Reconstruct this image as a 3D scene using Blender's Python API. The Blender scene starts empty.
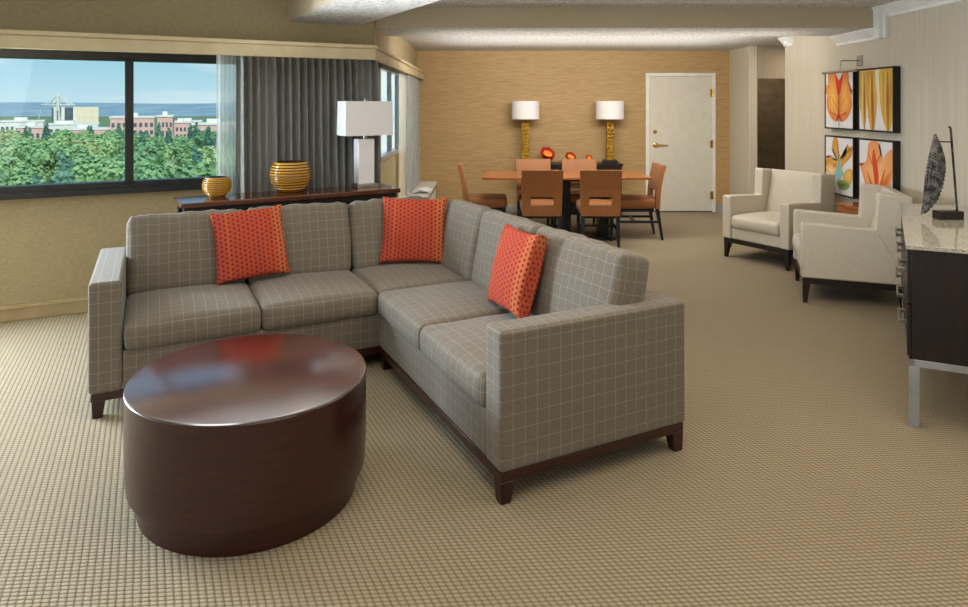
import bpy, bmesh, math, random
from math import sin, cos, pi, radians
from mathutils import Vector, Matrix, noise
random.seed(7)
S = bpy.context.scene
C = S.collection
F, CX, HY, H = 665.0, 484.0, 105.0, 1.574      # camera: focal length in px, principal column, horizon row, eye height

def at_z(px, py, z):
    Y = (H - z) * F / (py - HY)
    return Vector(((px - CX) / F * Y, Y, z))
def at_y(px, py, Y):
    return Vector(((px - CX) / F * Y, Y, H - (py - HY) / F * Y))

# ------------------------------------------------------------------ materials
def lin(c):
    if isinstance(c, (tuple, list)):
        v = [x / 255 for x in c[:3]]
    else:
        v = [((c >> s) & 255) / 255 for s in (16, 8, 0)]
    return tuple(x / 12.92 if x <= .04045 else ((x + .055) / 1.055) ** 2.4 for x in v) + (1,)

class NT:
    def __init__(s, name):
        s.m = bpy.data.materials.new(name); s.m.use_nodes = True
        s.t = s.m.node_tree; s.b = s.t.nodes['Principled BSDF']; s.out = s.t.nodes['Material Output']
    def n(s, t, **k):
        x = s.t.nodes.new(t)
        for a, v in k.items():
            if hasattr(x, a) and a not in x.inputs: setattr(x, a, v)
        return x
    def l(s, a, b): s.t.links.new(a, b)
    def val(s, i, v):
        if isinstance(v, bpy.types.NodeSocket): s.l(v, i)
        else: i.default_value = v
    def math(s, op, a, b=0.0, c=None):
        x = s.n('ShaderNodeMath'); x.operation = op
        s.val(x.inputs[0], a); s.val(x.inputs[1], b)
        if c is not None: s.val(x.inputs[2], c)
        return x.outputs[0]
    def mix(s, f, a, b, mode='MIX'):
        x = s.n('ShaderNodeMix'); x.data_type = 'RGBA'; x.blend_type = mode
        s.val(x.inputs[0], f); s.val(x.inputs[6], a); s.val(x.inputs[7], b)
        return x.outputs[2]
    def coord(s, kind='Object', scale=(1, 1, 1), rot=(0, 0, 0)):
        tc = s.n('ShaderNodeTexCoord'); mp = s.n('ShaderNodeMapping')
        s.l(tc.outputs[kind], mp.inputs[0]); mp.inputs['Scale'].default_value = scale; mp.inputs['Rotation'].default_value = rot
        return mp.outputs[0]
    def noise(s, vec, scale, detail=3, rough=.55):
        x = s.n('ShaderNodeTexNoise'); s.l(vec, x.inputs['Vector'])
        x.inputs['Scale'].default_value = scale; x.inputs['Detail'].default_value = detail; x.inputs['Roughness'].default_value = rough
        return x.outputs['Fac']
    def ramp(s, f, stops):
        x = s.n('ShaderNodeValToRGB'); s.l(f, x.inputs[0]); e = x.color_ramp.elements
        while len(e) < len(stops): e.new(.5)
        for i, (p, c) in enumerate(stops): e[i].position = p; e[i].color = c
        return x.outputs[0]
    def sep(s, v):
        x = s.n('ShaderNodeSeparateXYZ'); s.l(v, x.inputs[0]); return x.outputs
    def bump(s, h, strength=.3, dist=.01):
        x = s.n('ShaderNodeBump'); s.l(h, x.inputs['Height']); x.inputs['Strength'].default_value = strength
        x.inputs['Distance'].default_value = dist; s.l(x.outputs[0], s.b.inputs['Normal'])
    def p(s, **k):
        for a, v in k.items():
            s.val(s.b.inputs[a.replace('_', ' ')], v)
        return s

def simple(name, c1, c2=None, rough=.5, scale=(1, 1, 1), ns=8, bump=0, bs=None, metal=0, ior=1.45, kind='Object', detail=3, dist=.01, lo=.35, hi=.65, **k):
    t = NT(name); c2 = c1 if c2 is None else c2
    v = t.coord(kind, scale); nz = t.noise(v, ns, detail)
    t.p(Base_Color=t.ramp(nz, [(lo, lin(c1)), (hi, lin(c2))]), Roughness=rough, Metallic=metal, IOR=ior, **k)
    if bump:
        t.bump(nz if bs is None else t.noise(v, bs, 2), bump, dist)
    return t.m

def mat_plaid(name, base, dark, line, la=.75):
    t = NT(name); tc = t.n('ShaderNodeTexCoord'); uv = t.sep(tc.outputs['UV'])
    def lines(o, per, wd):
        return t.math('LESS_THAN', t.math('FRACT', t.math('MULTIPLY', o, 1 / per)), wd)
    a = lines(uv[0], .056, .032); b = lines(uv[1], .058, .032)
    ln = t.math('MULTIPLY', t.math('MAXIMUM', a, t.math('MULTIPLY', b, .8)), la)
    w1 = t.noise(t.coord('UV', (900, 60, 1)), 1.0, 2); w2 = t.noise(t.coord('UV', (60, 900, 1)), 1.0, 2)
    w = t.math('MULTIPLY', t.math('ADD', w1, w2), .5)
    col = t.ramp(w, [(.38, lin(dark)), (.62, lin(base))])
    col = t.mix(ln, col, lin(line))
    t.p(Base_Color=col, Roughness=.85, Sheen_Weight=.15, IOR=1.3)
    t.bump(w, .25, .002)
    return t.m

def mat_carpet(th):
    t = NT('carpet_weave'); v = t.coord('Object', (1, 1, 1), (0, 0, -th)); x, y, z = t.sep(v)
    big = t.noise(t.coord('Object'), .9, 3)
    col = t.math('MULTIPLY', x, 1 / .0235)
    par = t.math('MULTIPLY', t.math('FLOOR', col), .5)
    fx = t.math('POWER', t.math('ABSOLUTE', t.math('SINE', t.math('MULTIPLY', col, pi))), .6)
    fy = t.math('ABSOLUTE', t.math('SINE', t.math('MULTIPLY', t.math('ADD', t.math('ADD', t.math('MULTIPLY', y, 1 / .0195), par), t.math('MULTIPLY', t.math('FRACT', col), .45)), pi)))
    h = t.math('POWER', t.math('MULTIPLY', fx, t.math('POWER', fy, .7)), .8)
    fine = t.noise(t.coord('Object'), 260, 2)
    hh = t.math('ADD', h, t.math('MULTIPLY', fine, .35))
    c = t.ramp(hh, [(.12, lin((72, 62, 47))), (.5, lin((133, 120, 97))), (1.0, lin((172, 157, 130)))])
    c = t.mix(t.math('MULTIPLY', big, .30), c, lin((120, 104, 78)))
    t.p(Base_Color=c, Roughness=.95, IOR=1.2, Sheen_Weight=.1)
    t.bump(hh, .75, .006)
    return t.m

def mat_wallpaper(name, c1, c2, c3, sx=1.2, sz=46, axis='X'):
    t = NT(name); sc = (sx, sx, sz)
    a = t.noise(t.coord('Object', sc), 5, 4, .6)
    b = t.noise(t.coord('Object', (40, 40, 1.0)), 3, 2)
    big = t.noise(t.coord('Object'), .8, 2)
    c = t.ramp(a, [(.32, lin(c1)), (.55, lin(c2)), (.72, lin(c3))])
    c = t.mix(t.math('MULTIPLY', b, .25), c, lin(c1)); c = t.mix(t.math('MULTIPLY', big, .3), c, lin(c2))
    t.p(Base_Color=c, Roughness=.6); t.bump(a, .1, .003)
    return t.m

def mat_stripewall(name, c1, c2):
    t = NT(name); a = t.noise(t.coord('Object', (60, 60, .4)), 2.4, 2)
    t.p(Base_Color=t.ramp(a, [(.35, lin(c1)), (.65, lin(c2))]), Roughness=.65); t.bump(a, .05, .002)
    return t.m

def mat_popcorn(name, c1, c2):
    t = NT(name); v = t.coord('Object', (1, 1, 1)); a = t.noise(v, 38, 4, .7); b = t.noise(v, 11, 3, .6)
    h = t.math('ADD', a, t.math('MULTIPLY', b, .8))
    t.p(Base_Color=t.ramp(a, [(.35, lin(c1)), (.6, lin(c2))]), Roughness=.95); t.bump(h, .9, .03)
    return t.m

def mat_wood(name, c1, c2, c3, scale=(2, 30, 30), rough=.25, ior=1.5, ns=1.6, coat=0, kind='Object'):
    t = NT(name); v = t.coord(kind, scale); a = t.noise(v, ns, 5, .6)
    t.p(Base_Color=t.ramp(a, [(.3, lin(c1)), (.52, lin(c2)), (.72, lin(c3))]), Roughness=rough, IOR=ior, Coat_Weight=coat, Coat_Roughness=.05)
    t.bump(a, .04, .002)
    return t.m

def mat_vcol(name, rough=.5):
    t = NT(name); a = t.n('ShaderNodeAttribute'); a.attribute_name = 'Col'
    nz = t.noise(t.coord('Object', (1, 30, 10)), 3, 3)
    t.p(Base_Color=t.mix(t.math('MULTIPLY', nz, .05), a.outputs['Color'], lin((120, 30, 10)), 'MULTIPLY'), Roughness=rough)
    return t.m

def mat_glass():
    t = NT('window_glass'); tr = t.n('ShaderNodeBsdfTransparent'); gl = t.n('ShaderNodeBsdfGlossy'); fr = t.n('ShaderNodeFresnel'); mx = t.n('ShaderNodeMixShader')
    tr.inputs[0].default_value = (.93, .98, .985, 1); gl.inputs['Roughness'].default_value = .02; fr.inputs[0].default_value = 1.03; t.t.nodes.remove(fr); mx.inputs[0].default_value = .035
    t.l(tr.outputs[0], mx.inputs[1]); t.l(gl.outputs[0], mx.inputs[2]); t.l(mx.outputs[0], t.out.inputs[0])
    return t.m

def mat_sheer(name, col, alpha):
    t = NT(name); tr = t.n('ShaderNodeBsdfTransparent'); tl = t.n('ShaderNodeBsdfTranslucent'); df = t.n('ShaderNodeBsdfDiffuse')
    a = t.n('ShaderNodeMixShader'); b = t.n('ShaderNodeMixShader')
    nz = t.noise(t.coord('Object', (60, 60, 600)), 1.5, 2)
    tl.inputs[0].default_value = lin(col); df.inputs[0].default_value = lin(col)
    a.inputs[0].default_value = .5; t.l(tl.outputs[0], a.inputs[1]); t.l(df.outputs[0], a.inputs[2])
    t.l(t.math('ADD', t.math('MULTIPLY', nz, .2), alpha - .1), b.inputs[0]); t.l(tr.outputs[0], b.inputs[1]); t.l(a.outputs[0], b.inputs[2]); t.l(b.outputs[0], t.out.inputs[0])
    return t.m

def mat_pillow():
    t = NT('woven_orange_pattern'); tc = t.n('ShaderNodeTexCoord'); x, y, z = t.sep(tc.outputs['UV'])
    P = .027
    col = t.math('MULTIPLY', x, 1 / P)
    off = t.math('MULTIPLY', t.math('MODULO', t.math('FLOOR', col), 2.0), .5)
    dx = t.math('SUBTRACT', t.math('FRACT', col), .5)
    dy = t.math('SUBTRACT', t.math('FRACT', t.math('ADD', t.math('MULTIPLY', y, 1 / (P * 1.05)), off)), .5)
    r = t.math('SQRT', t.math('ADD', t.math('MULTIPLY', dx, dx), t.math('MULTIPLY', dy, dy)))
    dot = t.math('LESS_THAN', r, .28)
    band = t.noise(t.coord('UV', (9, .1, 1)), 1.0, 1)
    bg = t.ramp(band, [(.38, lin((170, 84, 68))), (.5, lin((180, 84, 54))), (.64, lin((190, 116, 70)))])
    fine = t.noise(t.coord('UV'), 420, 2)
    c = t.mix(dot, bg, lin((140, 24, 22)))
    c = t.mix(t.math('MULTIPLY', fine, .5), c, lin((168, 52, 42)))
    t.p(Base_Color=c, Roughness=.85, IOR=1.3); t.bump(fine, .35, .003)
    return t.m

def mat_leaf(name, c1, c2, c3):
    t = NT(name); oi = t.n('ShaderNodeObjectInfo')
    a = t.noise(t.coord('Object'), .8, 4, .7)
    f = t.math('ADD', t.math('MULTIPLY', a, .75), t.math('MULTIPLY', oi.outputs['Random'], .35))
    t.p(Base_Color=t.ramp(f, [(.3, lin(c1)), (.55, lin(c2)), (.8, lin(c3))]), Roughness=.8)
    return t.m

TH = radians(26.7)                       # the sofa and the carpet weave
U2 = Vector((cos(TH), sin(TH), 0)); V2 = Vector((-sin(TH), cos(TH), 0))
TW = radians(27.5)                       # the window wall
D2 = Vector((cos(TW), sin(TW), 0)); N2 = Vector((sin(TW), -cos(TW), 0))

m_plaid = mat_plaid('taupe_windowpane_plaid', (124, 115, 101), (100, 91, 80), (214, 209, 198), .32)
m_carpet = mat_carpet(TH)
m_gold = mat_wallpaper('gold_grasscloth', (150, 118, 72), (186, 154, 104), (206, 178, 130))
m_beige = simple('beige_wall_paint', (158, 141, 106), (170, 154, 119), .7, (1, 1, 2), 40, .05)
m_valance = simple('cream_valance_paint', (186, 168, 132), (196, 178, 142), .6)
m_white_wall = mat_stripewall('pale_striped_wallcovering', (192, 182, 162), (206, 197, 178))
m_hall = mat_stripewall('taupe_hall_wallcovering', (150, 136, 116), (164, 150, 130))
m_ceiling = mat_popcorn('popcorn_ceiling', (178, 176, 170), (236, 234, 228))
m_beam = simple('beam_paint', (186, 172, 146), (196, 182, 158), .8, ns=60, bump=.25)
m_trim = simple('white_trim_paint', (226, 226, 222), (236, 236, 232), .35)
m_base = simple('beige_baseboard_paint', (170, 150, 110), (182, 162, 122), .5)
m_basegrey = simple('grey_baseboard_paint', (150, 150, 148), (164, 164, 160), .5)
m_bronze = simple('dark_bronze_frame', (38, 38, 40), (48, 47, 47), .4, metal=.3)
m_alu = simple('pale_aluminium', (182, 190, 200), (198, 205, 212), .35, metal=.6)
m_glass = mat_glass()
m_sheer = mat_sheer('sheer_white_voile', (252, 252, 252), .66)
m_sheer2 = mat_sheer('cream_lining', (240, 232, 214), .93)
m_drape = simple('grey_drape_fabric', (128, 130, 127), (158, 158, 152), .75, (30, 30, 2), 4, .1, Sheen_Weight=.3)
m_mahog = mat_wood('dark_mahogany_veneer', (40, 13, 9), (52, 18, 12), (64, 25, 16), (3, 3, 34), .28, 1.5, 2.2, .2)
m_mahog_top = mat_wood('polished_mahogany_top', (50, 13, 9), (72, 21, 14), (82, 27, 19), (34, 4, 4), .2, 2.5, 1.5)
m_mahog_top.node_tree.nodes['Principled BSDF'].inputs['Specular IOR Level'].default_value = 1.0
m_console = mat_wood('brown_console_veneer', (64, 30, 18), (92, 46, 26), (120, 64, 38), (3, 30, 30), .12, 1.9, 1.6)
m_espresso = mat_wood('espresso_wood', (18, 10, 8), (27, 14, 11), (36, 19, 14), (20, 20, 3), .4, 1.5, 2)
m_leg = mat_wood('dark_leg_wood', (30, 14, 10), (48, 22, 15), (60, 30, 20), (20, 20, 3), .35, 1.5, 2)
m_black = simple('black_lacquered_wood', (20, 22, 30), (28, 31, 42), .3)
m_teak = mat_wood('orange_brown_table_wood', (126, 70, 34), (158, 92, 48), (182, 114, 64), (2, 30, 30), .22, 1.6, 1.6)
m_leather = simple('cream_leather', (198, 189, 172), (208, 200, 185), .4, (1, 1, 1), 90, .08, dist=.002)
m_orange = mat_pillow()
m_lampwhite = simple('white_lamp_ceramic', (236, 234, 238), (242, 240, 243), .25)
m_shade = simple('white_linen_shade', (238, 236, 238), (246, 244, 244), .8, (60, 60, 60), 5, .05)
m_steel = simple('brushed_steel', (150, 148, 140), (184, 182, 174), .3, (2, 2, 40), 5, metal=.9)
m_silver = simple('satin_silver_paint', (160, 166, 174), (182, 187, 193), .35, metal=.55)
m_gold_metal = simple('gold_leaf_metal', (120, 82, 16), (226, 180, 70), .3, (1, 1, 1), 60, .9, metal=.85, dist=.02)
m_brass = simple('polished_brass', (184, 146, 70), (214, 178, 98), .25, metal=.9)
def mat_vase():
    t = NT('amber_ribbed_glaze'); x, y, z = t.sep(t.coord('Generated'))
    w = t.math('ABSOLUTE', t.math('SINE', t.math('MULTIPLY', z, 11 * pi)))
    t.p(Base_Color=t.ramp(w, [(.15, lin((58, 34, 8))), (.55, lin((158, 108, 20))), (.9, lin((206, 154, 44)))]), Roughness=.22, IOR=1.7)  # groove darkening and rib highlights painted into the glaze colour
    return t.m
m_vase = mat_vase()
m_vase_in = simple('dark_vase_inside', (40, 28, 14), (52, 36, 18), .6)
m_redglass = simple('red_lacquer', (150, 18, 14), (196, 40, 24), .15, ns=10, ior=1.7)
m_amber = simple('amber_lacquer', (226, 110, 16), (250, 180, 50), .3, ns=9)
m_door = simple('door_paint', (214, 208, 194), (220, 214, 201), .45)
m_frame = simple('black_picture_frame', (14, 12, 12), (24, 21, 20), .35)
m_paint = mat_vcol('leaf_painting')
m_dark_iron = simple('blackened_iron', (34, 32, 31), (112, 108, 106), .26, (1, 1, 1), 30, .3, metal=.5)
m_paper = simple('white_paper', (226, 226, 224), (240, 240, 238), .7)
m_darkroom = simple('dark_hall_wall', (70, 58, 42), (84, 70, 52), .8)  # one dark brown for the walls past the hall opening

def mat_granite():
    t = NT('speckled_granite'); v = t.coord('Object'); a = t.noise(v, 130, 3, .8); b = t.noise(v, 45, 2)
    c = t.ramp(a, [(.36, lin((62, 60, 56))), (.46, lin((158, 152, 138))), (.62, lin((204, 198, 184)))])
    c = t.mix(t.math('MULTIPLY', b, .35), c, lin((176, 168, 150)))
    t.p(Base_Color=c, Roughness=.06, IOR=1.9)
    return t.m
m_granite = mat_granite()

def mat_stripe_fabric():
    t = NT('brown_striped_upholstery'); tc = t.n('ShaderNodeTexCoord'); x, y, z = t.sep(tc.outputs['UV'])
    s = t.math('ABSOLUTE', t.math('SINE', t.math('MULTIPLY', x, pi / .011)))
    n1 = t.noise(t.coord('UV', (300, 4, 1)), 1, 2)
    f = t.math('ADD', t.math('MULTIPLY', s, .4), t.math('MULTIPLY', n1, .6))
    t.p(Base_Color=t.ramp(f, [(.25, lin((104, 52, 24))), (.5, lin((146, 86, 38))), (.75, lin((176, 118, 62)))]), Roughness=.5, Sheen_Weight=.1)
    return t.m
m_stripe = mat_stripe_fabric()

# ------------------------------------------------------------------ mesh building
class MB:
    def __init__(s): s.v = []; s.f = []; s.mi = []; s.uv = []; s.col = []
    def add(s, vs, fs, mi=0, uvs=None, cols=None, mx=None):
        o = len(s.v)
        s.v += [tuple(mx @ Vector(p)) if mx is not None else tuple(p) for p in vs]
        for i, f in enumerate(fs):
            s.f.append(tuple(o + k for k in f)); s.mi.append(mi)
            if uvs is not None: s.uv.append(uvs[i])
            else:
                a, b, c = (Vector(vs[f[0]]), Vector(vs[f[1]]), Vector(vs[f[2]]))
                n = (b - a).cross(c - a); n = [abs(q) for q in n]; k = n.index(max(n))
                s.uv.append([((q[1], q[2]), (q[0], q[2]), (q[0], q[1]))[k] for q in (vs[j] for j in f)])
            s.col.append(None if cols is None else [cols[j] for j in f])
        return s
    def box(s, x0, x1, y0, y1, z0, z1, mi=0, mx=None):
        v = [(x, y, z) for z in (z0, z1) for y in (y0, y1) for x in (x0, x1)]
        return s.add(v, [(0, 2, 3, 1), (4, 5, 7, 6), (0, 1, 5, 4), (2, 6, 7, 3), (0, 4, 6, 2), (1, 3, 7, 5)], mi, mx=mx)
    def prism(s, poly, z0, z1, mi=0, mx=None):
        n = len(poly); v = [(p[0], p[1], z0) for p in poly] + [(p[0], p[1], z1) for p in poly]
        f = [tuple(range(n - 1, -1, -1)), tuple(range(n, 2 * n))] + [(i, (i + 1) % n, n + (i + 1) % n, n + i) for i in range(n)]
        return s.add(v, f, mi, mx=mx)
    def taper(s, x, y, z0, z1, w0, w1, d0=None, d1=None, dx=0, dy=0, mi=0, mx=None):
        d0 = w0 if d0 is None else d0; d1 = w1 if d1 is None else d1
        v = [(x + dx + a * w0 / 2, y + dy + b * d0 / 2, z0) for b in (-1, 1) for a in (-1, 1)] + [(x + a * w1 / 2, y + b * d1 / 2, z1) for b in (-1, 1) for a in (-1, 1)]
        return s.add(v, [(0, 2, 3, 1), (4, 5, 7, 6), (0, 1, 5, 4), (2, 6, 7, 3), (0, 4, 6, 2), (1, 3, 7, 5)], mi, mx=mx)
    def tube(s, pts, r, n=8, mi=0, cap=True, mx=None):
        pts = [Vector(p) for p in pts]; v = []; f = []
        for i, p in enumerate(pts):
            d = (pts[min(i + 1, len(pts) - 1)] - pts[max(i - 1, 0)]).normalized()
            a = d.cross(Vector((0, 0, 1)) if abs(d.z) < .9 else Vector((1, 0, 0))).normalized(); b = d.cross(a)
            rr = r[i] if isinstance(r, (list, tuple)) else r
            v += [tuple(p + a * rr * cos(2 * pi * k / n) + b * rr * sin(2 * pi * k / n)) for k in range(n)]
        for i in range(len(pts) - 1):
            f += [(i * n + k, i * n + (k + 1) % n, (i + 1) * n + (k + 1) % n, (i + 1) * n + k) for k in range(n)]
        if cap: f += [tuple(range(n - 1, -1, -1)), tuple(range((len(pts) - 1) * n, len(pts) * n))]
        return s.add(v, f, mi, mx=mx)
    def lathe(s, prof, n=32, mi=0, ax=1.0, ay=1.0, cx=0, cy=0, cap=True, mx=None):
        v = []; f = []
        for r, z in prof:
            v += [(cx + r * ax * cos(2 * pi * k / n), cy + r * ay * sin(2 * pi * k / n), z) for k in range(n)]
        for i in range(len(prof) - 1):
            f += [(i * n + k, i * n + (k + 1) % n, (i + 1) * n + (k + 1) % n, (i + 1) * n + k) for k in range(n)]
        if cap: f += [tuple(range(n - 1, -1, -1)), tuple(range((len(prof) - 1) * n, len(prof) * n))]
        return s.add(v, f, mi, mx=mx)
    def cushion(s, sx, sy, sz, r=.04, puff=(0, 0, .25), n=14, mi=0, mx=None, wob=.004, seed=0, gather=None, pinch=0):
        """soft box centred on 0; puff = bulge of each face in metres; pinch draws the corners out"""
        hx, hy, hz = sx / 2, sy / 2, sz / 2; r = min(r, hx * .99, hy * .99, hz * .99)
        idx = {}; vs = []; fs = []; uvs = []
        def q(t):                      # denser sampling near the edges
            return .5 - .5 * cos(pi * t) if True else t
        def vert(p):
            k = tuple(round(c, 5) for c in p)
            if k in idx: return idx[k]
            P = Vector((p[0] * hx, p[1] * hy, p[2] * hz))
            I = Vector((max(-hx + r, min(hx - r, P.x)), max(-hy + r, min(hy - r, P.y)), max(-hz + r, min(hz - r, P.z))))
            d = P - I
            if d.length > 1e-9: P = I + d.normalized() * r
            a, b, c = p
            g = lambda t: max(0, 1 - t * t) ** .8
            P.x += a * puff[0] * g(b) * g(c); P.y += b * puff[1] * g(a) * g(c); P.z += c * puff[2] * g(a) * g(b)
            if pinch:
                e = (abs(a) * abs(b)) ** 6
                P.x *= 1 + pinch * e - pinch * .5 * (1 - abs(a)) ** 0 * (1 - abs(b) ** 4) * abs(a) ** 8
                P.y *= 1 + pinch * e - pinch * .5 * (1 - abs(a) ** 4) * abs(b) ** 8
            w = noise.noise_vector(P * 5 + Vector((seed * 3.1, seed, 0))) * wob + noise.noise_vector(P * 14 + Vector((seed, 0, seed))) * wob * .45
            P += w
            if gather:                 # fine puckers along one edge: (axis of the seam, axis normal, sign, amp, period)
                ax_, nx_, sg, amp, per = gather
                t_ = p[nx_] * sg
                k_ = max(0, 1 - abs(t_ - .93) / .45)
                P += Vector(((0, 0, 1))) * amp * k_ * sin(P[ax_] / per * 2 * pi + 1.3 * sin(P[ax_] * 31 + seed)) * (1 if abs(p[2]) > .3 else .4)
                P[nx_] += sg * amp * .8 * k_ * sin(P[ax_] / per * 2 * pi + 1.3 * sin(P[ax_] * 31 + seed))
            idx[k] = len(vs); vs.append(P); return idx[k]
        for ax in range(3):
            for sg in (-1, 1):
                o = [i for i in range(3) if i != ax]
                ns = [max(4, int(n * min(1.6, (sx, sy, sz)[i] / .5 + .25))) for i in o]
                T = [[2 * q(i / m) - 1 for i in range(m + 1)] for m in ns]
                for i in range(ns[0]):
                    for j in range(ns[1]):
                        cs = []; uvf = []
                        for (a, b) in ((i, j), (i + 1, j), (i + 1, j + 1), (i, j + 1)):
                            p = [0, 0, 0]; p[ax] = sg; p[o[0]] = T[0][a]; p[o[1]] = T[1][b]
                            cs.append(vert(p)); uvf.append((p[o[0]] * (hx, hy, hz)[o[0]], p[o[1]] * (hx, hy, hz)[o[1]]))
                        if (sg > 0) != (ax != 1): cs.reverse(); uvf.reverse()
                        fs.append(tuple(cs)); uvs.append(uvf)
        return s.add(vs, fs, mi, uvs, mx=mx)
    def build(s, name, mats, parent=None, bevel=0, seg=2, smooth=None, loc=None, rotz=0):
        me = bpy.data.meshes.new(name); me.from_pydata(s.v, [], s.f)
        mats = mats if isinstance(mats, (list, tuple)) else [mats]
        for m in mats: me.materials.append(m)
        me.polygons.foreach_set('material_index', s.mi)
        uv = me.uv_layers.new(name='UVMap'); fl = [c for f in s.uv for p in f for c in p]
        uv.data.foreach_set('uv', fl)
        if any(c is not None for c in s.col):
            ca = me.color_attributes.new('Col', 'FLOAT_COLOR', 'CORNER'); i = 0
            for f, c in zip(s.f, s.col):
                for k in range(len(f)):
                    ca.data[i].color = c[k] if c else (1, 1, 1, 1); i += 1
        if smooth is not None or bevel:
            me.polygons.foreach_set('use_smooth', [True] * len(me.polygons))
            me.set_sharp_from_angle(angle=radians(smooth if smooth is not None else 35))
        me.update()
        o = bpy.data.objects.new(name, me); C.objects.link(o)
        if parent: o.parent = parent
        if loc is not None: o.location = loc
        o.rotation_euler.z = rotz
        if bevel:
            b = o.modifiers.new('soft_edges', 'BEVEL'); b.width = bevel; b.segments = seg; b.limit_method = 'ANGLE'; b.angle_limit = radians(40)
            b.harden_normals = False
        return o

def tag(o, label, cat, group=None, kind=None):
    o['label'] = label; o['category'] = cat
    if group: o['group'] = group
    if kind: o['kind'] = kind
    return o
def thing(name, label, cat, loc=(0, 0, 0), rotz=0, group=None):
    o = bpy.data.objects.new(name, None); C.objects.link(o); o.empty_display_size = .1
    o.location = loc; o.rotation_euler = (0, 0, rotz)
    return tag(o, label, cat, group)
def struct(o): o['kind'] = 'structure'; return o
def root(name, loc=(0, 0, 0), rotz=0):
    o = bpy.data.objects.new(name, None); C.objects.link(o); o.location = loc; o.rotation_euler.z = rotz; o['kind'] = 'structure'; return o
def dup(o, loc, rotz, label=None, group=None):
    r = o.copy(); C.objects.link(r); r.location = loc; r.rotation_euler = (0, 0, rotz)
    if label: r['label'] = label
    if group: r['group'] = group
    def rec(a, b):
        for ch in list(a.children):
            c = ch.copy(); C.objects.link(c); c.parent = b; rec(ch, c)
    rec(o, r)
    return r
def tr(x, y, z): return Matrix.Translation((x, y, z))
def rx(a): return Matrix.Rotation(radians(a), 4, 'X')
def ry(a): return Matrix.Rotation(radians(a), 4, 'Y')
def rz(a): return Matrix.Rotation(radians(a), 4, 'Z')

# ------------------------------------------------------------------ the room
YB = H * F / 107            # gold wall
XR = 3.61; XL = -.985
ZC, ZF, ZB = 2.461, 2.375, 2.276
YB0, YB1 = 6.05, 6.77       # main beam
YH0, YH1 = 7.98, 9.06       # opening to the hall in the pale wall
P0 = Vector((-.88, 5.417, 0))                # corner of the valance
def wp(t, s, z=0):                           # along the window wall (t), behind the valance line (s)
    p = P0 + D2 * t - N2 * s; p.z = z; return p
MW = Matrix.Translation(P0) @ Matrix.Rotation(TW, 4, 'Z')   # local x along the wall, local y outwards
SW = .68; SU = .52
TL = -6.2                                     # far end of the window wall
tc_ = (XL - wp(0, SW).x) / D2.x              # where it meets the side wall
YC = wp(tc_, SW).y
XE = wp(TL, SW).x; YE = wp(TL, SW).y; YR = -2.4

m = MB(); m.add([(-7.5, YR - .2, 0), (5.8, YR - .2, 0), (5.8, 10.9, 0), (-1.2, 10.9, 0), (-1.2, YC + .1, 0), wp(TL - .3, SW + .15), (-7.5, YR, 0)], [tuple(range(7))])
struct(m.build('floor', m_carpet))
m = MB()
m.prism([(XE - 1, YR - .2), (XR + .2, YR - .2), (XR + .2, YB0 + .1), (XL - .3, YB0 + .1), (XL - .3, YC + .2), tuple(wp(TL - .4, SW + .4))[:2]], ZC, ZC + .15)
m.prism([(XL - .2, YB1 - .1), (5.8, YB1 - .1), (5.8, 10.9), (XL - .2, 10.9)], ZF, ZF + .25)
struct(m.build('ceiling', m_ceiling))
# main beam and the beam that runs out to the window wall
m = MB(); m.box(XL - .1, XR + .1, YB0, YB1, ZB, ZC + .1)
for i, f in enumerate(m.f):
    if i == 0: m.mi[i] = 1
struct(m.build('ceiling_beam', [m_beam, m_ceiling]))
bl, br = at_z(288, 21.5, ZB), at_z(365, 23.6, ZB)
bd = Vector((.645, -1.126, 0)).normalized()
m = MB(); q = [bl - bd * .3, bl + bd * 7.2, br + bd * 7.2, br - bd * .45]
m.prism([(p.x, p.y) for p in q], ZB, ZC + .1); m.mi[0] = 1
struct(m.build('ceiling_beam', [m_beam, m_ceiling]))

# gold wall with the door opening
XD0, XD1 = 2.408, 3.372; ZD = 2.03
m = MB(); m.box(XL - .2, XD0, YB, YB + .15, 0, ZF + .1); m.box(XD1, XR, YB, YB + .15, 0, ZF + .1); m.box(XD0, XD1, YB, YB + .15, ZD, ZF + .1)
struct(m.build('wall_back', m_gold))
# pale wall: three runs with the hall opening between them
m = MB(); m.box(XR, XR + .15, YR, YH0, 0, ZC + .1); m.box(XR, XR + .115, YH1, YB + .15, 0, ZF + .1)
struct(m.build('wall_right', m_white_wall, bevel=.006))
XO = at_y(757.4, 100, YH1).x; ZO = at_y(0, 78.5, YH1).z
m = MB(); m.box(XR + .115, XO, YH1, YH1 + .12, 0, ZF); m.box(XO, 5.6, YH1, YH1 + .12, ZO, ZF); m.box(5.4, 5.6, YH1, YH1 + .12, 0, ZO)
struct(m.build('wall_hall', m_hall))
m = MB(); m.box(XR, 5.7, 10.6, 10.7, 0, ZF); m.box(5.6, 5.7, YH0 - .1, 10.7, 0, ZF); m.box(XR + .1, 5.7, YH0 - .12, YH0, 0, ZF); m.box(XR - .1, XR, YB + .15, 10.7, 0, ZF)
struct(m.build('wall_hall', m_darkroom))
# side wall with the second window (plane x = XL)
WY0, WY1, WZ0, WZ1 = YC + .12, 9.1, 1.03, 1.97
m = MB(); m.box(XL - .15, XL, YC, WY0, 0, ZF + .1); m.box(XL - .15, XL, wp(.145, SU).y, YC + .02, 2.03, ZF + .1); m.box(XL - .15, XL, WY1, YB, 0, ZF + .1); m.box(XL - .15, XL, WY0, WY1, 0, WZ0); m.box(XL - .15, XL, WY0, WY1, WZ1, ZF + .1)
struct(m.build('wall_side', m_beige))
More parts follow.
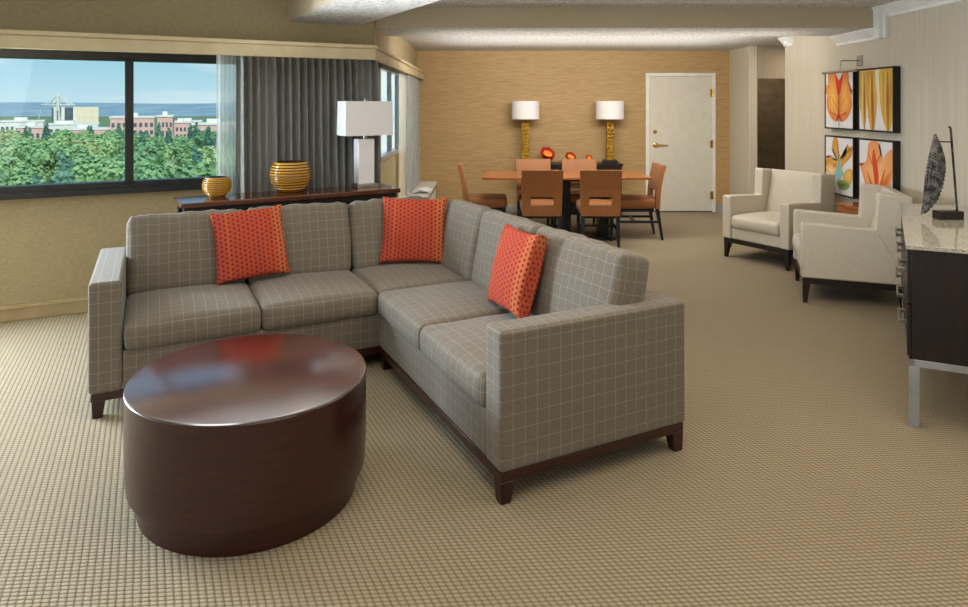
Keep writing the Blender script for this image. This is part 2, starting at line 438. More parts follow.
# window wall
GT0, GT1, GZ0, GZ1 = -5.0, -.15, .905, 1.99
m = MB()
m.prism([(TL - .3, SW), (tc_, SW), (tc_ - .15, SW + .15), (TL - .3, SW + .15)], 0, GZ0, mx=MW); m.box(TL - .3, GT0, SW, SW + .15, GZ0, GZ1, mx=MW); m.prism([(GT1, SW), (tc_, SW), (tc_ - .15, SW + .15), (GT1, SW + .15)], GZ0, GZ1, mx=MW)
m.prism([(TL - .3, SW), (tc_, SW), (tc_ - .15, SW + .15), (TL - .3, SW + .15)], GZ1, ZC + .1, mx=MW)
m.box(TL - .3, .14, SU, SW + .1, GZ1 + .03, ZC + .1, mx=MW)          # the bulkhead above the window
struct(m.build('wall_left', m_beige))
m = MB(); m.box(XE - .3, XR + .15, YR - .15, YR, 0, ZC + .1); struct(m.build('wall_rear', m_white_wall))
m = MB(); m.box(XE - .15, XE + .02, YR, YE + .1, 0, ZC + .1); struct(m.build('wall_far_left', m_beige))

# valance: fascia with a lip, turning the corner
for k, (nm) in enumerate(['trim_1', 'trim_2']):
    m = MB()
    if k == 0:
        m.box(TL - .1, .0, 0, .03, 1.94, 2.03, mx=MW); m.box(TL - .1, .008, -.016, .05, 2.03, 2.06, mx=MW); m.box(TL - .1, .0, .03, SU + .01, 2.03, 2.05, mx=MW)
    else:
        m.box(-.91, -.88, P0.y + .005, YB - .01, 1.94, 2.03); m.box(-.93, -.864, P0.y + .005, YB - .005, 2.03, 2.06); m.box(XL, -.91, P0.y + .03, YB - .01, 2.03, 2.05)
    struct(m.build(nm, m_valance, bevel=.004))
# baseboards
m = MB(); m.box(TL, tc_ - .02, SW - .018, SW, 0, .115, mx=MW); m.box(TL, tc_ - .02, SW - .026, SW, .09, .1, mx=MW); struct(m.build('baseboard_left', m_base, bevel=.004))
m = MB(); m.box(XL, XD0 - .05, YB - .015, YB, 0, .11); m.box(XD1 + .05, XR, YB - .015, YB, 0, .11); struct(m.build('baseboard_back', m_basegrey, bevel=.004))
m = MB(); m.box(XR - .015, XR, YR, YH0, 0, .1); m.box(XR - .015, XR, YH1, YB, 0, .1); struct(m.build('baseboard_right', m_trim, bevel=.004))
# crown moulding following the ceiling and wrapping the beam
def crown(m, a, b, axis, z, side=1):
    prof = [(0, 0), (.085, 0), (.085, -.014), (.06, -.03), (.045, -.055), (.02, -.075), (.014, -.1), (0, -.1)]
    v = []
    for e in (a, b):
        for (d, h) in prof: v.append((XR - d, e, z + h) if axis == 'y' else (e, d, z + h))
    n = len(prof); m.add(v, [tuple(range(n)), tuple(range(2 * n - 1, n - 1, -1))] + [(i, n + i, n + (i + 1) % n, (i + 1) % n) for i in range(n)])
m = MB(); crown(m, YR, YB0 - .0, 'y', ZC); crown(m, YB0 - .085, YB1 + .02, 'y', ZB)
m.box(XR - .07, XR, YB0 - .09, YB0, ZB - .1, ZC - .005); m.box(XR - .035, XR, YB0 - .125, YB0 - .09, ZB - .1, ZC - .06)
struct(m.build('trim_3', m_trim, smooth=30))
m = MB(); crown(m, YH0 - .22, YH0, 'y', ZF); struct(m.build('trim_4', m_trim, smooth=30))

# windows
w1 = root('window_1', P0, TW)
m = MB(); y0, y1 = SW - .05, SW + .06
m.box(GT0, GT1, y0, y1, GZ0, GZ0 + .078); m.box(GT0, GT1, y0, y1, GZ1 - .075, GZ1); m.box(GT0, GT0 + .06, y0, y1, GZ0, GZ1); m.box(GT1 - .06, GT1, y0, y1, GZ0, GZ1)
m.box(GT0, GT1, y0 - .03, y0 + .02, GZ0 - .012, GZ0 + .03)
m.build('window_frame', m_bronze, w1, bevel=.004)
mt = -(1.9)
def t_at(px, s):                              # t on the plane s that shows at column px
    k = (px - CX) / F; a = P0 - N2 * s
    return (k * a.y - a.x) / (D2.x - k * D2.y)
mt = t_at(129.3, SW)
for tt in (mt, mt - 1.45, GT0 + .9 if False else mt - 2.9):
    if tt > GT0 + .2:
        m = MB(); m.box(tt - .03, tt + .03, y0, y1 - .01, GZ0 + .05, GZ1 - .05); m.build('mullion', m_bronze, w1, bevel=.004)
m = MB(); m.add([(GT0 + .03, SW + .02, GZ0 + .04), (GT1 - .03, SW + .02, GZ0 + .04), (GT1 - .03, SW + .02, GZ1 - .04), (GT0 + .03, SW + .02, GZ1 - .04)], [(0, 1, 2, 3)]); m.build('pane', m_glass, w1)
w2 = root('window_2')
m = MB()
for (a, b, c, d) in ((WY0, WY1, WZ0, WZ0 + .05), (WY0, WY1, WZ1 - .05, WZ1), (WY0, WY0 + .05, WZ0, WZ1), (WY1 - .05, WY1, WZ0, WZ1)):
    m.box(XL - .05, XL + .012, a, b, c, d)
m.build('window_frame', m_alu, w2, bevel=.004)
for yy in (7.1, 7.72, 8.4):
    m = MB(); m.box(XL - .05, XL - .0, yy - .022, yy + .022, WZ0 + .04, WZ1 - .04); m.build('mullion', m_alu, w2, bevel=.004)
m = MB(); m.add([(XL - .025, WY0 + .04, WZ0 + .04), (XL - .025, WY1 - .04, WZ0 + .04), (XL - .025, WY1 - .04, WZ1 - .04), (XL - .025, WY0 + .04, WZ1 - .04)], [(0, 1, 2, 3)]); m.build('pane', m_glass, w2)

# entrance door
d1 = root('door_1', (0, YB, 0))
XF0, XF1 = 2.427, 3.353
m = MB(); m.box(XF0, XF1, .0, .045, .012, 1.995); m.build('door_leaf', m_door, d1, bevel=.003)
m = MB(); m.box(XD0 - .03, XF0, -.02, .1, 0, 2.045); m.box(XF1, XD1 + .03, -.02, .1, 0, 2.045); m.box(XF0, XF1, -.02, .1, 1.997, 2.045); m.build('door_frame', m_trim, d1, bevel=.004)
m = MB(); m.box(XF0, XF1, -.01, .08, 0, .011); m.build('threshold', m_espresso, d1)
kx = at_y(655, 0, YB).x
m = MB(); m.lathe([(.028, 0), (.028, .012), (.018, .02), (.016, .03)], 16, mx=tr(kx, 0, at_y(0, 131.8, YB).z) @ rx(90)); m.build('deadbolt', m_brass, d1, smooth=40)
zl = at_y(0, 145, YB).z
m = MB(); m.lathe([(.036, 0), (.036, .008), (.016, .014), (.014, .05)], 16, mx=tr(kx, 0, zl) @ rx(90)); m.tube([(kx, -.05, zl), (kx + .05, -.055, zl + .003), (kx + .18, -.05, zl - .002)], [.014, .011, .008], 8); m.build('lever_handle', m_brass, d1, smooth=40)
for py in (93, 144, 195):
    zz = at_y(0, py, YB).z
    m = MB(); m.box(XF1 - .028, XF1 + .012, -.024, -.002, zz - .055, zz + .055); m.tube([(XF1, -.028, zz - .06), (XF1, -.028, zz + .06)], .009, 8); m.build('hinge', m_brass, d1)

# low ledge under the second window
m = MB(); m.box(XL, XL + .28, YC + .25, YB - .02, 0, .43); m.box(XL, XL + .3, YC + .24, YB - .02, .43, .455, 1)
for k in range(14):
    yy = YC + .5 + k * .22; m.box(XL + .28, XL + .284, yy, yy + .15, .12, .36, 1)
struct(m.build('trim_5', [m_beige, m_trim], bevel=.003))

# ------------------------------------------------------------------ curtains
def curtain(m, a, b, out, z0, z1, waves, amp, head=.1, flare=0, seed=1, rows=26, mi=0, per=10):
    a, b = Vector(a), Vector(b); rnd = random.Random(seed); ph = [rnd.uniform(-.5, .5) for _ in range(waves + 2)]
    am = [rnd.uniform(.5, 1.4) for _ in range(waves + 2)]
    n = waves * per; vs = []; fs = []
    for r in range(rows + 1):
        k = r / rows; k = k ** 1.25; z = z1 + (z0 - z1) * k
        hd = max(0, 1 - (z1 - z) / head)
        for i in range(n + 1):
            s = i / n; w = s * waves; j = int(w)
            A = amp * (am[j] * (1 - (w - j)) + am[j + 1] * (w - j))
            p = ph[j] * (1 - (w - j)) + ph[j + 1] * (w - j)
            x = w * 2 * pi + p * (1 - hd)
            o = A * (.75 + .35 * k) * (sin(x) + .25 * sin(2 * x + 1)) * (1 - hd) + hd * amp * .5 * (sin(x) + .6 * sin(3 * x))
            ss = s + flare * k * (s if flare > 0 else -(1 - s)) + .12 / waves * sin(x * .5 + k * 3 + seed) * k
            q = a.lerp(b, ss) + Vector(out) * o; q.z = z; vs.append(q)
    for r in range(rows):
        for i in range(n):
            fs.append((r * (n + 1) + i, r * (n + 1) + i + 1, (r + 1) * (n + 1) + i + 1, (r + 1) * (n + 1) + i))
    m.add(vs, fs, mi)
t0, t1 = t_at(236, .39), t_at(378, .39)
r_ = thing('drape', 'charcoal grey pleated full-length drape hanging behind the tall white lamp', 'curtain')
m = MB(); curtain(m, wp(t0, .39), wp(t1, .39), -N2, .02, 2.02, 19, .052, .13, .02, 3); m.build('pleated_panel', m_drape, r_, smooth=80)
m = MB(); m.box(t0, .02, .38, .41, 2.01, 2.03, mx=MW); m.build('curtain_track', m_trim, r_)
s0, s1 = t_at(216.5, .53), t_at(246, .53)
m = MB(); curtain(m, wp(s0, .53), wp(s1, .53), -N2, .02, 2.02, 7, .022, .06, 0, 5); o = m.build('sheer_curtain', m_sheer, None, smooth=80); tag(o, 'sheer white curtain gathered at the edge of the wide window', 'curtain')
r_ = thing('drape', 'grey pleated drape stopping above the low ledge by the gold wall', 'curtain')
m = MB(); curtain(m, (-.925, 7.95, 0), (-.925, 9.5, 0), (1, 0, 0), .5, 2.02, 7, .04, .12, .05, 8); m.build('pleated_panel', m_drape, r_, smooth=80)
m = MB(); m.box(-.975, -.955, 6.2, 9.7, 2.005, 2.028); m.build('curtain_track', m_trim, r_)
m = MB(); curtain(m, (-.945, 7.4, 0), (-.945, 8.05, 0), (1, 0, 0), .49, 2.02, 5, .016, .06, 0, 9); o = m.build('sheer_curtain', m_sheer2, None, smooth=80); tag(o, 'cream sheer curtain beside the narrow window, in front of grey drape', 'curtain')

# ------------------------------------------------------------------ sectional sofa
A0 = Vector((.064, 2.602, 0)); SD, LR, LL = .962, 1.54, 1.50; ZA, ZFB = .683, .125
ST = LR + .934                                  # outer back edge of the long side
def SP(u, v, z=0): return A0 + U2 * u + V2 * v + Vector((0, 0, z))
sofa = thing('sectional_sofa', 'grey-taupe windowpane plaid corner sectional sofa on dark wooden feet', 'sofa', A0, TH)
m = MB(); m.box(0, SD, 0, .135, ZFB, ZA); m.build('armrest', m_plaid, sofa, bevel=.018, seg=3)
m = MB(); m.box(-LL, -LL + .15, LR, ST, ZFB, ZA); m.build('armrest', m_plaid, sofa, bevel=.018, seg=3)
m = MB(); m.box(.008, SD - .13, .137, LR + .1, ZFB, .325); m.build('seat_base', m_plaid, sofa, bevel=.01)
m = MB(); m.box(-LL + .152, SD - .13, LR + .008, ST - .11, ZFB, .325); m.build('seat_base', m_plaid, sofa, bevel=.01)
m = MB(); m.box(SD - .125, SD + .004, .137, ST, ZFB, ZA - .01); m.build('back_frame', m_plaid, sofa, bevel=.018, seg=3)
m = MB(); m.box(-LL + .152, SD - .127, ST - .115, ST, ZFB, ZA - .01); m.build('back_frame', m_plaid, sofa, bevel=.018, seg=3)
m = MB()
m.box(.006, SD - .01, .008, .03, .085, ZFB); m.box(.006, .03, .03, LR + .03, .085, ZFB); m.box(-LL + .01, .006, LR + .012, LR + .034, .085, ZFB)
m.box(-LL + .01, -LL + .034, LR + .03, ST - .02, .085, ZFB); m.box(-LL + .03, SD - .02, ST - .04, ST - .02, .085, ZFB); m.box(SD - .034, SD - .01, .03, ST - .02, .085, ZFB)
m.build('base_rail', m_mahog, sofa, bevel=.003)
for (lx, ly, sx, sy) in ((.035, .035, 1, 1), (SD - .045, .035, -1, 1), (.04, LR - .03, 1, -1), (-LL + .045, LR + .045, 1, 1), (-LL + .045, ST - .05, 1, -1), (SD - .045, ST - .05, -1, -1)):
    m = MB(); m.taper(lx, ly, 0, .087, .045, .062, dx=-.006 * sx, dy=-.006 * sy); m.build('leg', m_leg, sofa, bevel=.003)
# seat cushions
zs0, zs1 = .322, .462
def seat(u0, u1, v0, v1, seed, gather=None):
    m = MB(); m.cushion(u1 - u0 - .006, v1 - v0 - .004, zs1 - zs0, .035, (.006, .006, .03), 16, mx=tr((u0 + u1) / 2, (v0 + v1) / 2, (zs0 + zs1) / 2), seed=seed, gather=gather)
    m.build('seat_cushion', m_plaid, sofa, smooth=70)
us = -LL + .152
seat(us, us / 2 + .003, LR - .02, LR + .66, 1); seat(us / 2 + .003, .0, LR - .02, LR + .66, 2); seat(0, .66, LR + .0, LR + .66, 3)
vm = (.137 + LR) / 2
seat(-.02, .66, vm, LR, 4, (1, 0, -1, .0035, .05)); seat(-.02, .66, .137, vm, 5, (1, 0, -1, .0035, .045))
# back cushions: lean back against the frames
def back(u, v, w, ang, seed, hgt=.47, th=.19, dz=0):
    m = MB(); m.cushion(w - .008, th, hgt, .04, (.008, .026, .008), 16, seed=seed, wob=.006, gather=(0, 2, 1, .0035, .045),
                        mx=tr(u, v, .452 + dz) @ rz(ang) @ rx(-12) @ tr(0, th / 2, hgt / 2))
    m.build('back_cushion', m_plaid, sofa, smooth=70)
vb = LR + .56
wl = (0 - us) / 2
back(us + wl / 2, vb, wl, 0, 11); back(us + wl * 1.5, vb, wl, 0, 12); back(.31, vb, .6, 0, 13)
ub = .56
back(ub, LR + .22, .56, -90, 14); back(ub, (vm + LR - .06) / 2 + .0, LR - .06 - vm, -90, 15); back(ub, (.08 + vm) / 2, vm - .08, -90, 16)

# throw pillows
def pillow(name, label, u, v, z, yaw, lean, roll, size, seed):
    p = SP(u, v, z); m = MB()
    m.cushion(size, size, .07, .03, (-.012, -.012, .052), 18, seed=seed, wob=.006, pinch=.05, mx=rz(yaw) @ rx(90 - lean) @ rz(roll) @ tr(0, size / 2, 0))
    o = m.build(name, m_orange, None, smooth=80, loc=p)
    return tag(o, label, 'pillow', None)
pillow('throw_pillow', 'red-orange dotted throw pillow leaning across the seam nearest the ribbed vases', -.645, LR + .515, .488, 26.7, 16, 4, .44, 21)
pillow('throw_pillow', 'red-orange dotted throw pillow standing upright in the sofa corner', .385, LR + .46, .488, 4, 14, -2, .45, 22)
pillow('throw_pillow', 'red-orange dotted throw pillow turned sideways beside the plain sofa arm', .462, .80, .488, -69, 16, 2, .43, 23)

# ------------------------------------------------------------------ coffee table
ct = thing('coffee_table', 'polished oval drum coffee table in dark mahogany veneer', 'table', (-.955, 2.722, 0), 1.217)
EA, EB = .448, .4714
m = MB(); m.lathe([(.965, .099), (.985, .104), (1.0, .2), (1.0, .472), (.99, .4765)], 96, ax=EA, ay=EB); m.build('drum_body', m_mahog, ct, smooth=40)
m = MB(); m.lathe([(.99, .4766), (.998, .4775), (.994, .4825), (.985, .484)], 96, ax=EA, ay=EB); m.build('table_top', m_mahog_top, ct, smooth=40)
m = MB(); m.lathe([(.905, 0), (.905, .0989)], 96, ax=EA, ay=EB); m.build('plinth', m_mahog, ct, smooth=40)

# ------------------------------------------------------------------ sofa console with vases and lamp
KF0 = at_z(180.6, 204, .9); KF1 = at_z(400.6, 188.2, .9); kd = (KF1 - KF0); kl = kd.length; ka = math.atan2(kd.y, kd.x)
con = thing('sofa_console', 'long glossy brown console table behind the sofa under the drape', 'console table', (KF0.x, KF0.y, 0), ka)
m = MB(); m.box(0, kl, 0, .375, .865, .9); m.build('table_top', m_console, con, bevel=.004)
m = MB(); m.box(.04, kl - .04, .03, .05, .78, .865); m.box(.04, kl - .04, .35, .37, .78, .865); m.build('apron', m_espresso, con)
for x in (.05, kl - .05):
    for y in (.05, .35):
        m = MB(); m.taper(x, y, 0, .865, .04, .055); m.build('leg', m_espresso, con, bevel=.003)
m = MB(); m.box(.03, kl - .03, .03, .37, .16, .185); m.build('lower_shelf', m_console, con)
def K(x, y): return Matrix.Translation(KF0) @ Matrix.Rotation(ka, 4, 'Z') @ Vector((x, y, 0))
def vase(label, px, py, r, h):
    p = at_z(px, py, .9)
    v = thing('ribbed_vase', label, 'vase', p, 0, None)
    prof = []; N = 11
    for i in range(N * 6 + 1):
        k = i / (N * 6); ang = -1.05 + k * 1.95
        rr = r * (cos(ang) ** .62) * 1.0; rr *= .955 + .045 * abs(sin(k * N * pi)) ** .6
        prof.append((rr, .012 + (h - .012) * k))
    rt = prof[-1][0]
    m = MB(); m.lathe([(r * .5, 0), (r * .55, .006)] + prof + [(rt - .012, h)], 40, cap=False); m.build('vase_body', m_vase, v, smooth=30)
    m = MB(); m.lathe([(rt - .012, h), (rt - .01, h - .03), (r * .8, h * .5), (r * .5, .02), (.001, .018)], 40, cap=False); m.build('vase_inside', m_vase_in, v, smooth=50)
    m = MB(); m.lathe([(r * .52, 0), (r * .54, .004), (r * .4, .016), (.001, .018)], 32, cap=False); m.build('vase_foot', m_vase_in, v, smooth=40)
vase('large round ribbed amber vase on the console beside the white lamp', 290.5, 191.5, .158, .235)
vase('small round ribbed amber vase at the window end of the console', 217, 196.5, .105, .145)
lp = at_z(365, 186.5, .9)
tl = thing('table_lamp', 'tall white square-column table lamp with rectangular white shade on sofa console', 'lamp', lp, ka)
m = MB(); m.box(-.095, .095, -.075, .075, 0, .028); m.build('lamp_base', m_steel, tl, bevel=.003)
m = MB(); m.box(-.078, .062, -.055, .055, .028, .395); m.build('column', m_lampwhite, tl, bevel=.006)
m = MB(); m.lathe([(.018, .395), (.018, .45)], 16); m.lathe([(.006, .45), (.006, .70), (.012, .705), (.012, .725), (.002, .735)], 12); m.build('stem', m_steel, tl, smooth=40)
def box_shade(z0, z1, a0, b0, a1, b1):
    m = MB(); v = []
    for (z, a, b) in ((z0, a0, b0), (z1, a1, b1), (z1, a1 - .008, b1 - .008), (z0, a0 - .008, b0 - .008)):
        v += [(-a, -b, z), (a, -b, z), (a, b, z), (-a, b, z)]
    f = [(i * 4 + k, i * 4 + (k + 1) % 4, ((i + 1) % 4) * 4 + (k + 1) % 4, ((i + 1) % 4) * 4 + k) for i in range(4) for k in range(4)]
    m.add(v, f)
    m.box(-a1, a1, -.006, .006, z1 - .02, z1 - .014); m.box(-.006, .006, -b1, b1, z1 - .02, z1 - .014)
    return m
box_shade(.425, .705, .205, .105, .2, .1).build('lamp_shade', m_shade, tl)

# ------------------------------------------------------------------ dining group
tb = thing('dining_table', 'long orange-brown wooden dining table on dark pedestal base', 'table', (.945, 7.97, 0))
m = MB(); m.box(-.965, .965, -.42, .42, .722, .75); m.build('table_top', m_teak, tb, bevel=.004)
m = MB(); m.box(-.5, .5, -.06, .06, .66, .722); m.box(-.52, .52, -.28, .28, .7, .7219); m.build('under_frame', m_black, tb)
for xx in (-.45, .03, .48):
    m = MB(); m.box(xx - .045 - .02 * (xx > .1), xx + .045, -.15, .12, .035, .699); m.build('pedestal_leg', m_black, tb, bevel=.004)
m = MB(); m.box(-.56, .59, -.235, .14, 0, .035); m.build('base_plate', m_black, tb, bevel=.006)

def ring_panel(m, ow0, ow1, z0, z1, hw, hz0, hz1, yb, yt, th):
    """upright panel with a slot; leans from y=yb at z0 to y=yt at z1"""
    def Y(z): k = (z - z0) / (z1 - z0); return yb + (yt - yb) * k + .02 * sin(k * pi)
    def W(z): return ow0 + (ow1 - ow0) * (z - z0) / (z1 - z0)
    zs = [z0, hz0, hz1] + [hz1 + (z1 - hz1) * k / 4 for k in range(1, 5)]
    def strip(za, zb, fa, fb):
        x0a, x1a = fa; x0b, x1b = fb
        v = [(x0a, Y(za), za), (x1a, Y(za), za), (x1b, Y(zb), zb), (x0b, Y(zb), zb)]
        v += [(x, y + th, z) for x, y, z in v]
        m.add(v, [(0, 1, 2, 3), (7, 6, 5, 4), (0, 4, 5, 1), (1, 5, 6, 2), (2, 6, 7, 3), (3, 7, 4, 0)])
    strip(z0, hz0, (-W(z0), W(z0)), (-W(hz0), W(hz0)))
    strip(hz0, hz1, (-W(hz0), -hw), (-W(hz1), -hw)); strip(hz0, hz1, (hw, W(hz0)), (hw, W(hz1)))
    for a, b in zip(zs[2:], zs[3:]): strip(a, b, (-W(a), W(a)), (-W(b), W(b)))
CH = 'brown striped dining chair '
def make_chair(label, loc, rot):          # local: seat faces +y, backrest at y = -0.25
    c = thing('dining_chair', label, 'chair', loc, rot)
    m = MB(); ring_panel(m, .212, .225, .365, .87, .125, .478, .575, -.245, -.315, .05); m.build('backrest', m_stripe, c, smooth=25)
    m = MB(); m.cushion(.44, .47, .11, .03, (0, 0, .018), 10, mx=tr(0, .04, .425), wob=.002); m.build('seat', m_stripe, c, smooth=60)
    m = MB(); m.box(-.19, .19, -.18, .24, .33, .372); m.build('seat_frame', m_black, c, bevel=.003)
    for sx in (-1, 1):
        m = MB(); m.taper(sx * .19, .235, 0, .37, .026, .042, dx=0, dy=.005); m.build('leg', m_black, c, bevel=.002)
        m = MB(); m.taper(sx * .19, -.215, 0, .37, .026, .042, dx=0, dy=-.06); m.build('leg', m_black, c, bevel=.002)
    m = MB()
    for sx in (-1, 1):
        m.box(sx * .19 - .01, sx * .19 + .01, -.22, .23, .2, .228)
    m.box(-.18, .18, .02, .042, .203, .225)
    m.build('stretcher', m_black, c)
    return c
c0 = make_chair(CH + 'in front of table, closer to the sofa pillow', (.632, 7.47, 0), 0)
dup(c0, (1.275, 7.47, 0), radians(-2), CH + 'in front of table, second from the sofa side')
dup(c0, (.64, 8.37, 0), pi, CH + 'behind the table, in front of first gold lamp')
dup(c0, (1.235, 8.37, 0), pi, CH + 'behind the table, in front of the small red bowls')
dup(c0, (0.0, 8.0, 0), -pi / 2, CH + 'at the table end facing away from the window')
dup(c0, (1.80, 7.93, 0), pi / 2, CH + 'at the table end beside the white door')

# sideboard against the gold wall
X0, X1 = .48, 1.968
sb = thing('sideboard', 'slim dark wooden sideboard against the gold wall between two lamps', 'sideboard', ((X0 + X1) / 2, 9.57, 0)); hw = (X1 - X0) / 2
m = MB(); m.box(-hw, hw, -.19, .19, .71, .74); m.build('table_top', m_espresso, sb, bevel=.003)
m = MB(); m.box(-hw + .02, hw - .02, -.17, .185, .6, .71); m.build('cabinet_body', m_espresso, sb)
for k in range(3):
    a = -hw + .03 + k * (2 * hw - .06) / 3; b = a + (2 * hw - .06) / 3 - .008
    m = MB(); m.box(a, b, -.186, -.17, .612, .7); d = m.build('drawer', m_espresso, sb, bevel=.002)
    m = MB(); m.lathe([(.006, 0), (.006, .012), (.012, .016), (.011, .024)], 12, mx=tr((a + b) / 2, -.186, .655) @ rx(90)); m.build('knob', m_brass, d)
for x in (-hw + .04, hw - .04):
    for y in (-.15, .15):
        m = MB(); m.taper(x, y, 0, .6, .035, .045); m.build('leg', m_espresso, sb, bevel=.002)
m = MB(); m.box(-hw + .03, hw - .03, -.16, .16, .14, .165); m.build('lower_shelf', m_espresso, sb)
def gold_lamp(label, x):
    t = thing('table_lamp', label, 'lamp', (x, 9.56, .74), 0)
    m = MB(); m.box(-.095, .095, -.08, .08, 0, .045); m.build('lamp_base', m_espresso, t, bevel=.004)
    m = MB(); rows = 40; n = 24; vs = []; fs = []
    for i in range(rows + 1):
        z = .045 + .575 * i / rows
        for k in range(n):
            a = 2 * pi * k / n; r = .055 + .011 * noise.noise(Vector((cos(a) * 3, sin(a) * 3, z * 22 + x * 7))) + .004 * sin(z * 120)
            r = r / max(abs(cos(a)), abs(sin(a))) * .92 if True else r
            r = min(r, .068); vs.append((r * cos(a), r * sin(a), z))
    for i in range(rows): fs += [(i * n + k, i * n + (k + 1) % n, (i + 1) * n + (k + 1) % n, (i + 1) * n + k) for k in range(n)]
    m.add(vs, fs); m.build('hammered_column', m_gold_metal, t)
    m = MB(); m.lathe([(.012, .62), (.012, .86), (.02, .865), (.004, .885)], 12); m.build('stem', m_brass, t, smooth=40)
    m = MB(); m.lathe([(.196, .633), (.2, .632), (.2, .888), (.196, .89), (.194, .888), (.194, .634), (.196, .633)], 48, cap=False); m.lathe([(.194, .87), (.01, .87)], 24, cap=False); m.build('lamp_shade', m_shade, t, smooth=50)
    return t
gold_lamp('hammered gold column lamp with white drum shade beside largest red bowl', .596)
gold_lamp('hammered gold column lamp with white drum shade next to the white door', 1.81)
def bowl(label, px, py0, py1, w, seed):
    Y = 9.48; p = at_y(px, py0, Y); p.z = .74; h = H - (py1 - HY) / F * Y - .74
    t = thing('angular_bowl', label, 'bowl', p, 0, None)
    r = w / 2; n = 6; rnd = random.Random(seed)
    rim = [(r * cos(2 * pi * k / n + .3) * (1.0 if k % 2 else .82), r * .8 * sin(2 * pi * k / n + .3), h * (1 if k in (1, 2) else .72 if k in (0, 3) else .48)) for k in range(n)]
    foot = [(r * .22 * cos(2 * pi * k / n + .3), r * .22 * sin(2 * pi * k / n + .3), 0) for k in range(n)]
    m = MB(); m.add(foot + rim, [(k, (k + 1) % n, n + (k + 1) % n, n + k) for k in range(n)] + [tuple(range(n - 1, -1, -1))]); inn = [(x * .6, y * .6, z * .8) for x, y, z in rim]; m.add(rim + inn, [(k, (k + 1) % n, n + (k + 1) % n, n + k) for k in range(n)]); m.build('faceted_shell', m_redglass, t)
    inn = [(x * .6, y * .6, z * .8) for x, y, z in rim]
    m = MB(); m.add(inn + [(0, 0, h * .25)], [((k + 1) % n, k, n) for k in range(n)]); m.build('faceted_inside', m_amber, t)
bowl('large faceted red bowl with orange inside on the sideboard', 548, 163, 147.5, .25, 1)
bowl('medium faceted red bowl with orange inside, middle of three', 571, 163, 152.5, .185, 2)
bowl('small faceted red bowl with orange inside nearest the second gold lamp', 589.5, 163, 155, .115, 3)

# ------------------------------------------------------------------ armchairs
def make_armchair(label, loc, rot):       # local: x across (0..W), y from front (0) to rear; front faces -y
    W = .76; c = thing('armchair', label, 'armchair', loc, rot)
    side = [(0, .2), (0, .625), (.012, .64), (.515, .615), (.53, .885), (.545, .895), (.765, .875), (.74, .2)]
    for x in (0, W - .1):
        m = MB()
        n = len(side); th = .1
        v = [(x, y, z) for y, z in side] + [(x + th, y, z) for y, z in side]
        m.add(v, [tuple(range(n - 1, -1, -1)), tuple(range(n, 2 * n))] + [(i, (i + 1) % n, n + (i + 1) % n, n + i) for i in range(n)])
        o = m.build('arm_and_wing', m_leather, c, bevel=.014, seg=3)
        xs = x - .001 if x == 0 else x + th + .001
        m = MB(); m.tube([(xs, .52, .61), (xs, .66, .36), (xs, .732, .21)], .004, 6); m.build('seam_piping', m_leather, o)
    m = MB(); pr = [(.62, .2), (.56, .4), (.68, .885), (.765, .872), (.738, .2)]; n = len(pr)
    v = [(.1, y, z) for y, z in pr] + [(W - .1, y, z) for y, z in pr]
    m.add(v, [tuple(range(n - 1, -1, -1)), tuple(range(n, 2 * n))] + [(i, (i + 1) % n, n + (i + 1) % n, n + i) for i in range(n)]); m.build('backrest', m_leather, c, bevel=.012, seg=3)
    m = MB(); m.box(.1, W - .1, .02, .6, .2, .31); m.build('seat_base', m_leather, c, bevel=.008)
    m = MB(); m.cushion(W - .206, .60, .13, .04, (0, .008, .022), 14, mx=tr(W / 2, .285, .378), wob=.004, seed=4); m.build('seat_cushion', m_leather, c, smooth=60)
    m = MB(); m.box(.012, W - .012, .012, .725, .155, .199); m.build('base_rail', m_espresso, c, bevel=.003)
    for (x, y, sx, sy) in ((.04, .04, 1, 1), (W - .04, .04, -1, 1), (.04, .70, 1, -1), (W - .04, .70, -1, -1)):
        m = MB(); m.taper(x, y, 0, .156, .03, .055, dx=-.01 * sx, dy=-.01 * sy)
        m.prism([(0, 0), (.05, 0), (.012, -.02), (0, -.06)], -.02, .02, mx=tr(x + sx * .026, y, .157) @ (rz(0) if sx > 0 else rz(180)) @ rx(90))
        m.build('leg', m_espresso, c, bevel=.002)
    return c
q0, q1 = at_z(725, 256.3, 0), at_z(791, 271.7, 0); dd = (q1 - q0); ang = math.atan2(dd.y, dd.x)
ch1 = make_armchair('cream leather wing armchair facing the room, beside the hall opening', q0 - Vector((cos(ang), sin(ang), 0)) * .02 + Vector((sin(ang), -cos(ang), 0)) * .02, ang)
q0 = at_z(797.3, 278, 0); q1 = at_z(803.8, 302.3, 0); ang = radians(-90 - 20.5)
fx = Vector((cos(ang), sin(ang), 0)); q0 = q1 - fx * .74
dup(ch1, q0 + Vector((sin(ang), -cos(ang), 0)) * .02, ang, 'cream leather wing armchair seen from its side, partly behind the granite console')

# small wooden table between the armchairs, against the pale wall
st = thing('side_table', 'brown wooden side table tucked between the two cream armchairs', 'side table', (3.445, 6.06, 0), 0)
m = MB(); m.box(-.13, .14, -.2, .2, .635, .662); m.build('table_top', m_teak, st, bevel=.004)
m = MB(); m.box(-.115, .13, -.19, .19, .2, .635); m.build('cabinet_body', m_teak, st, bevel=.003)
m = MB(); m.box(-.126, -.115, -.18, .18, .215, .625); d = m.build('door', m_teak, st, bevel=.003)
m = MB(); m.lathe([(.006, 0), (.006, .012), (.012, .016), (.011, .024)], 12, mx=tr(-.126, .12, .42) @ ry(-90)); m.build('knob', m_steel, d)
for sx in (-1, 1):
    for sy in (-1, 1):
        m = MB(); m.taper(sx * .09, sy * .16, 0, .2, .025, .035); m.build('leg', m_espresso, st)

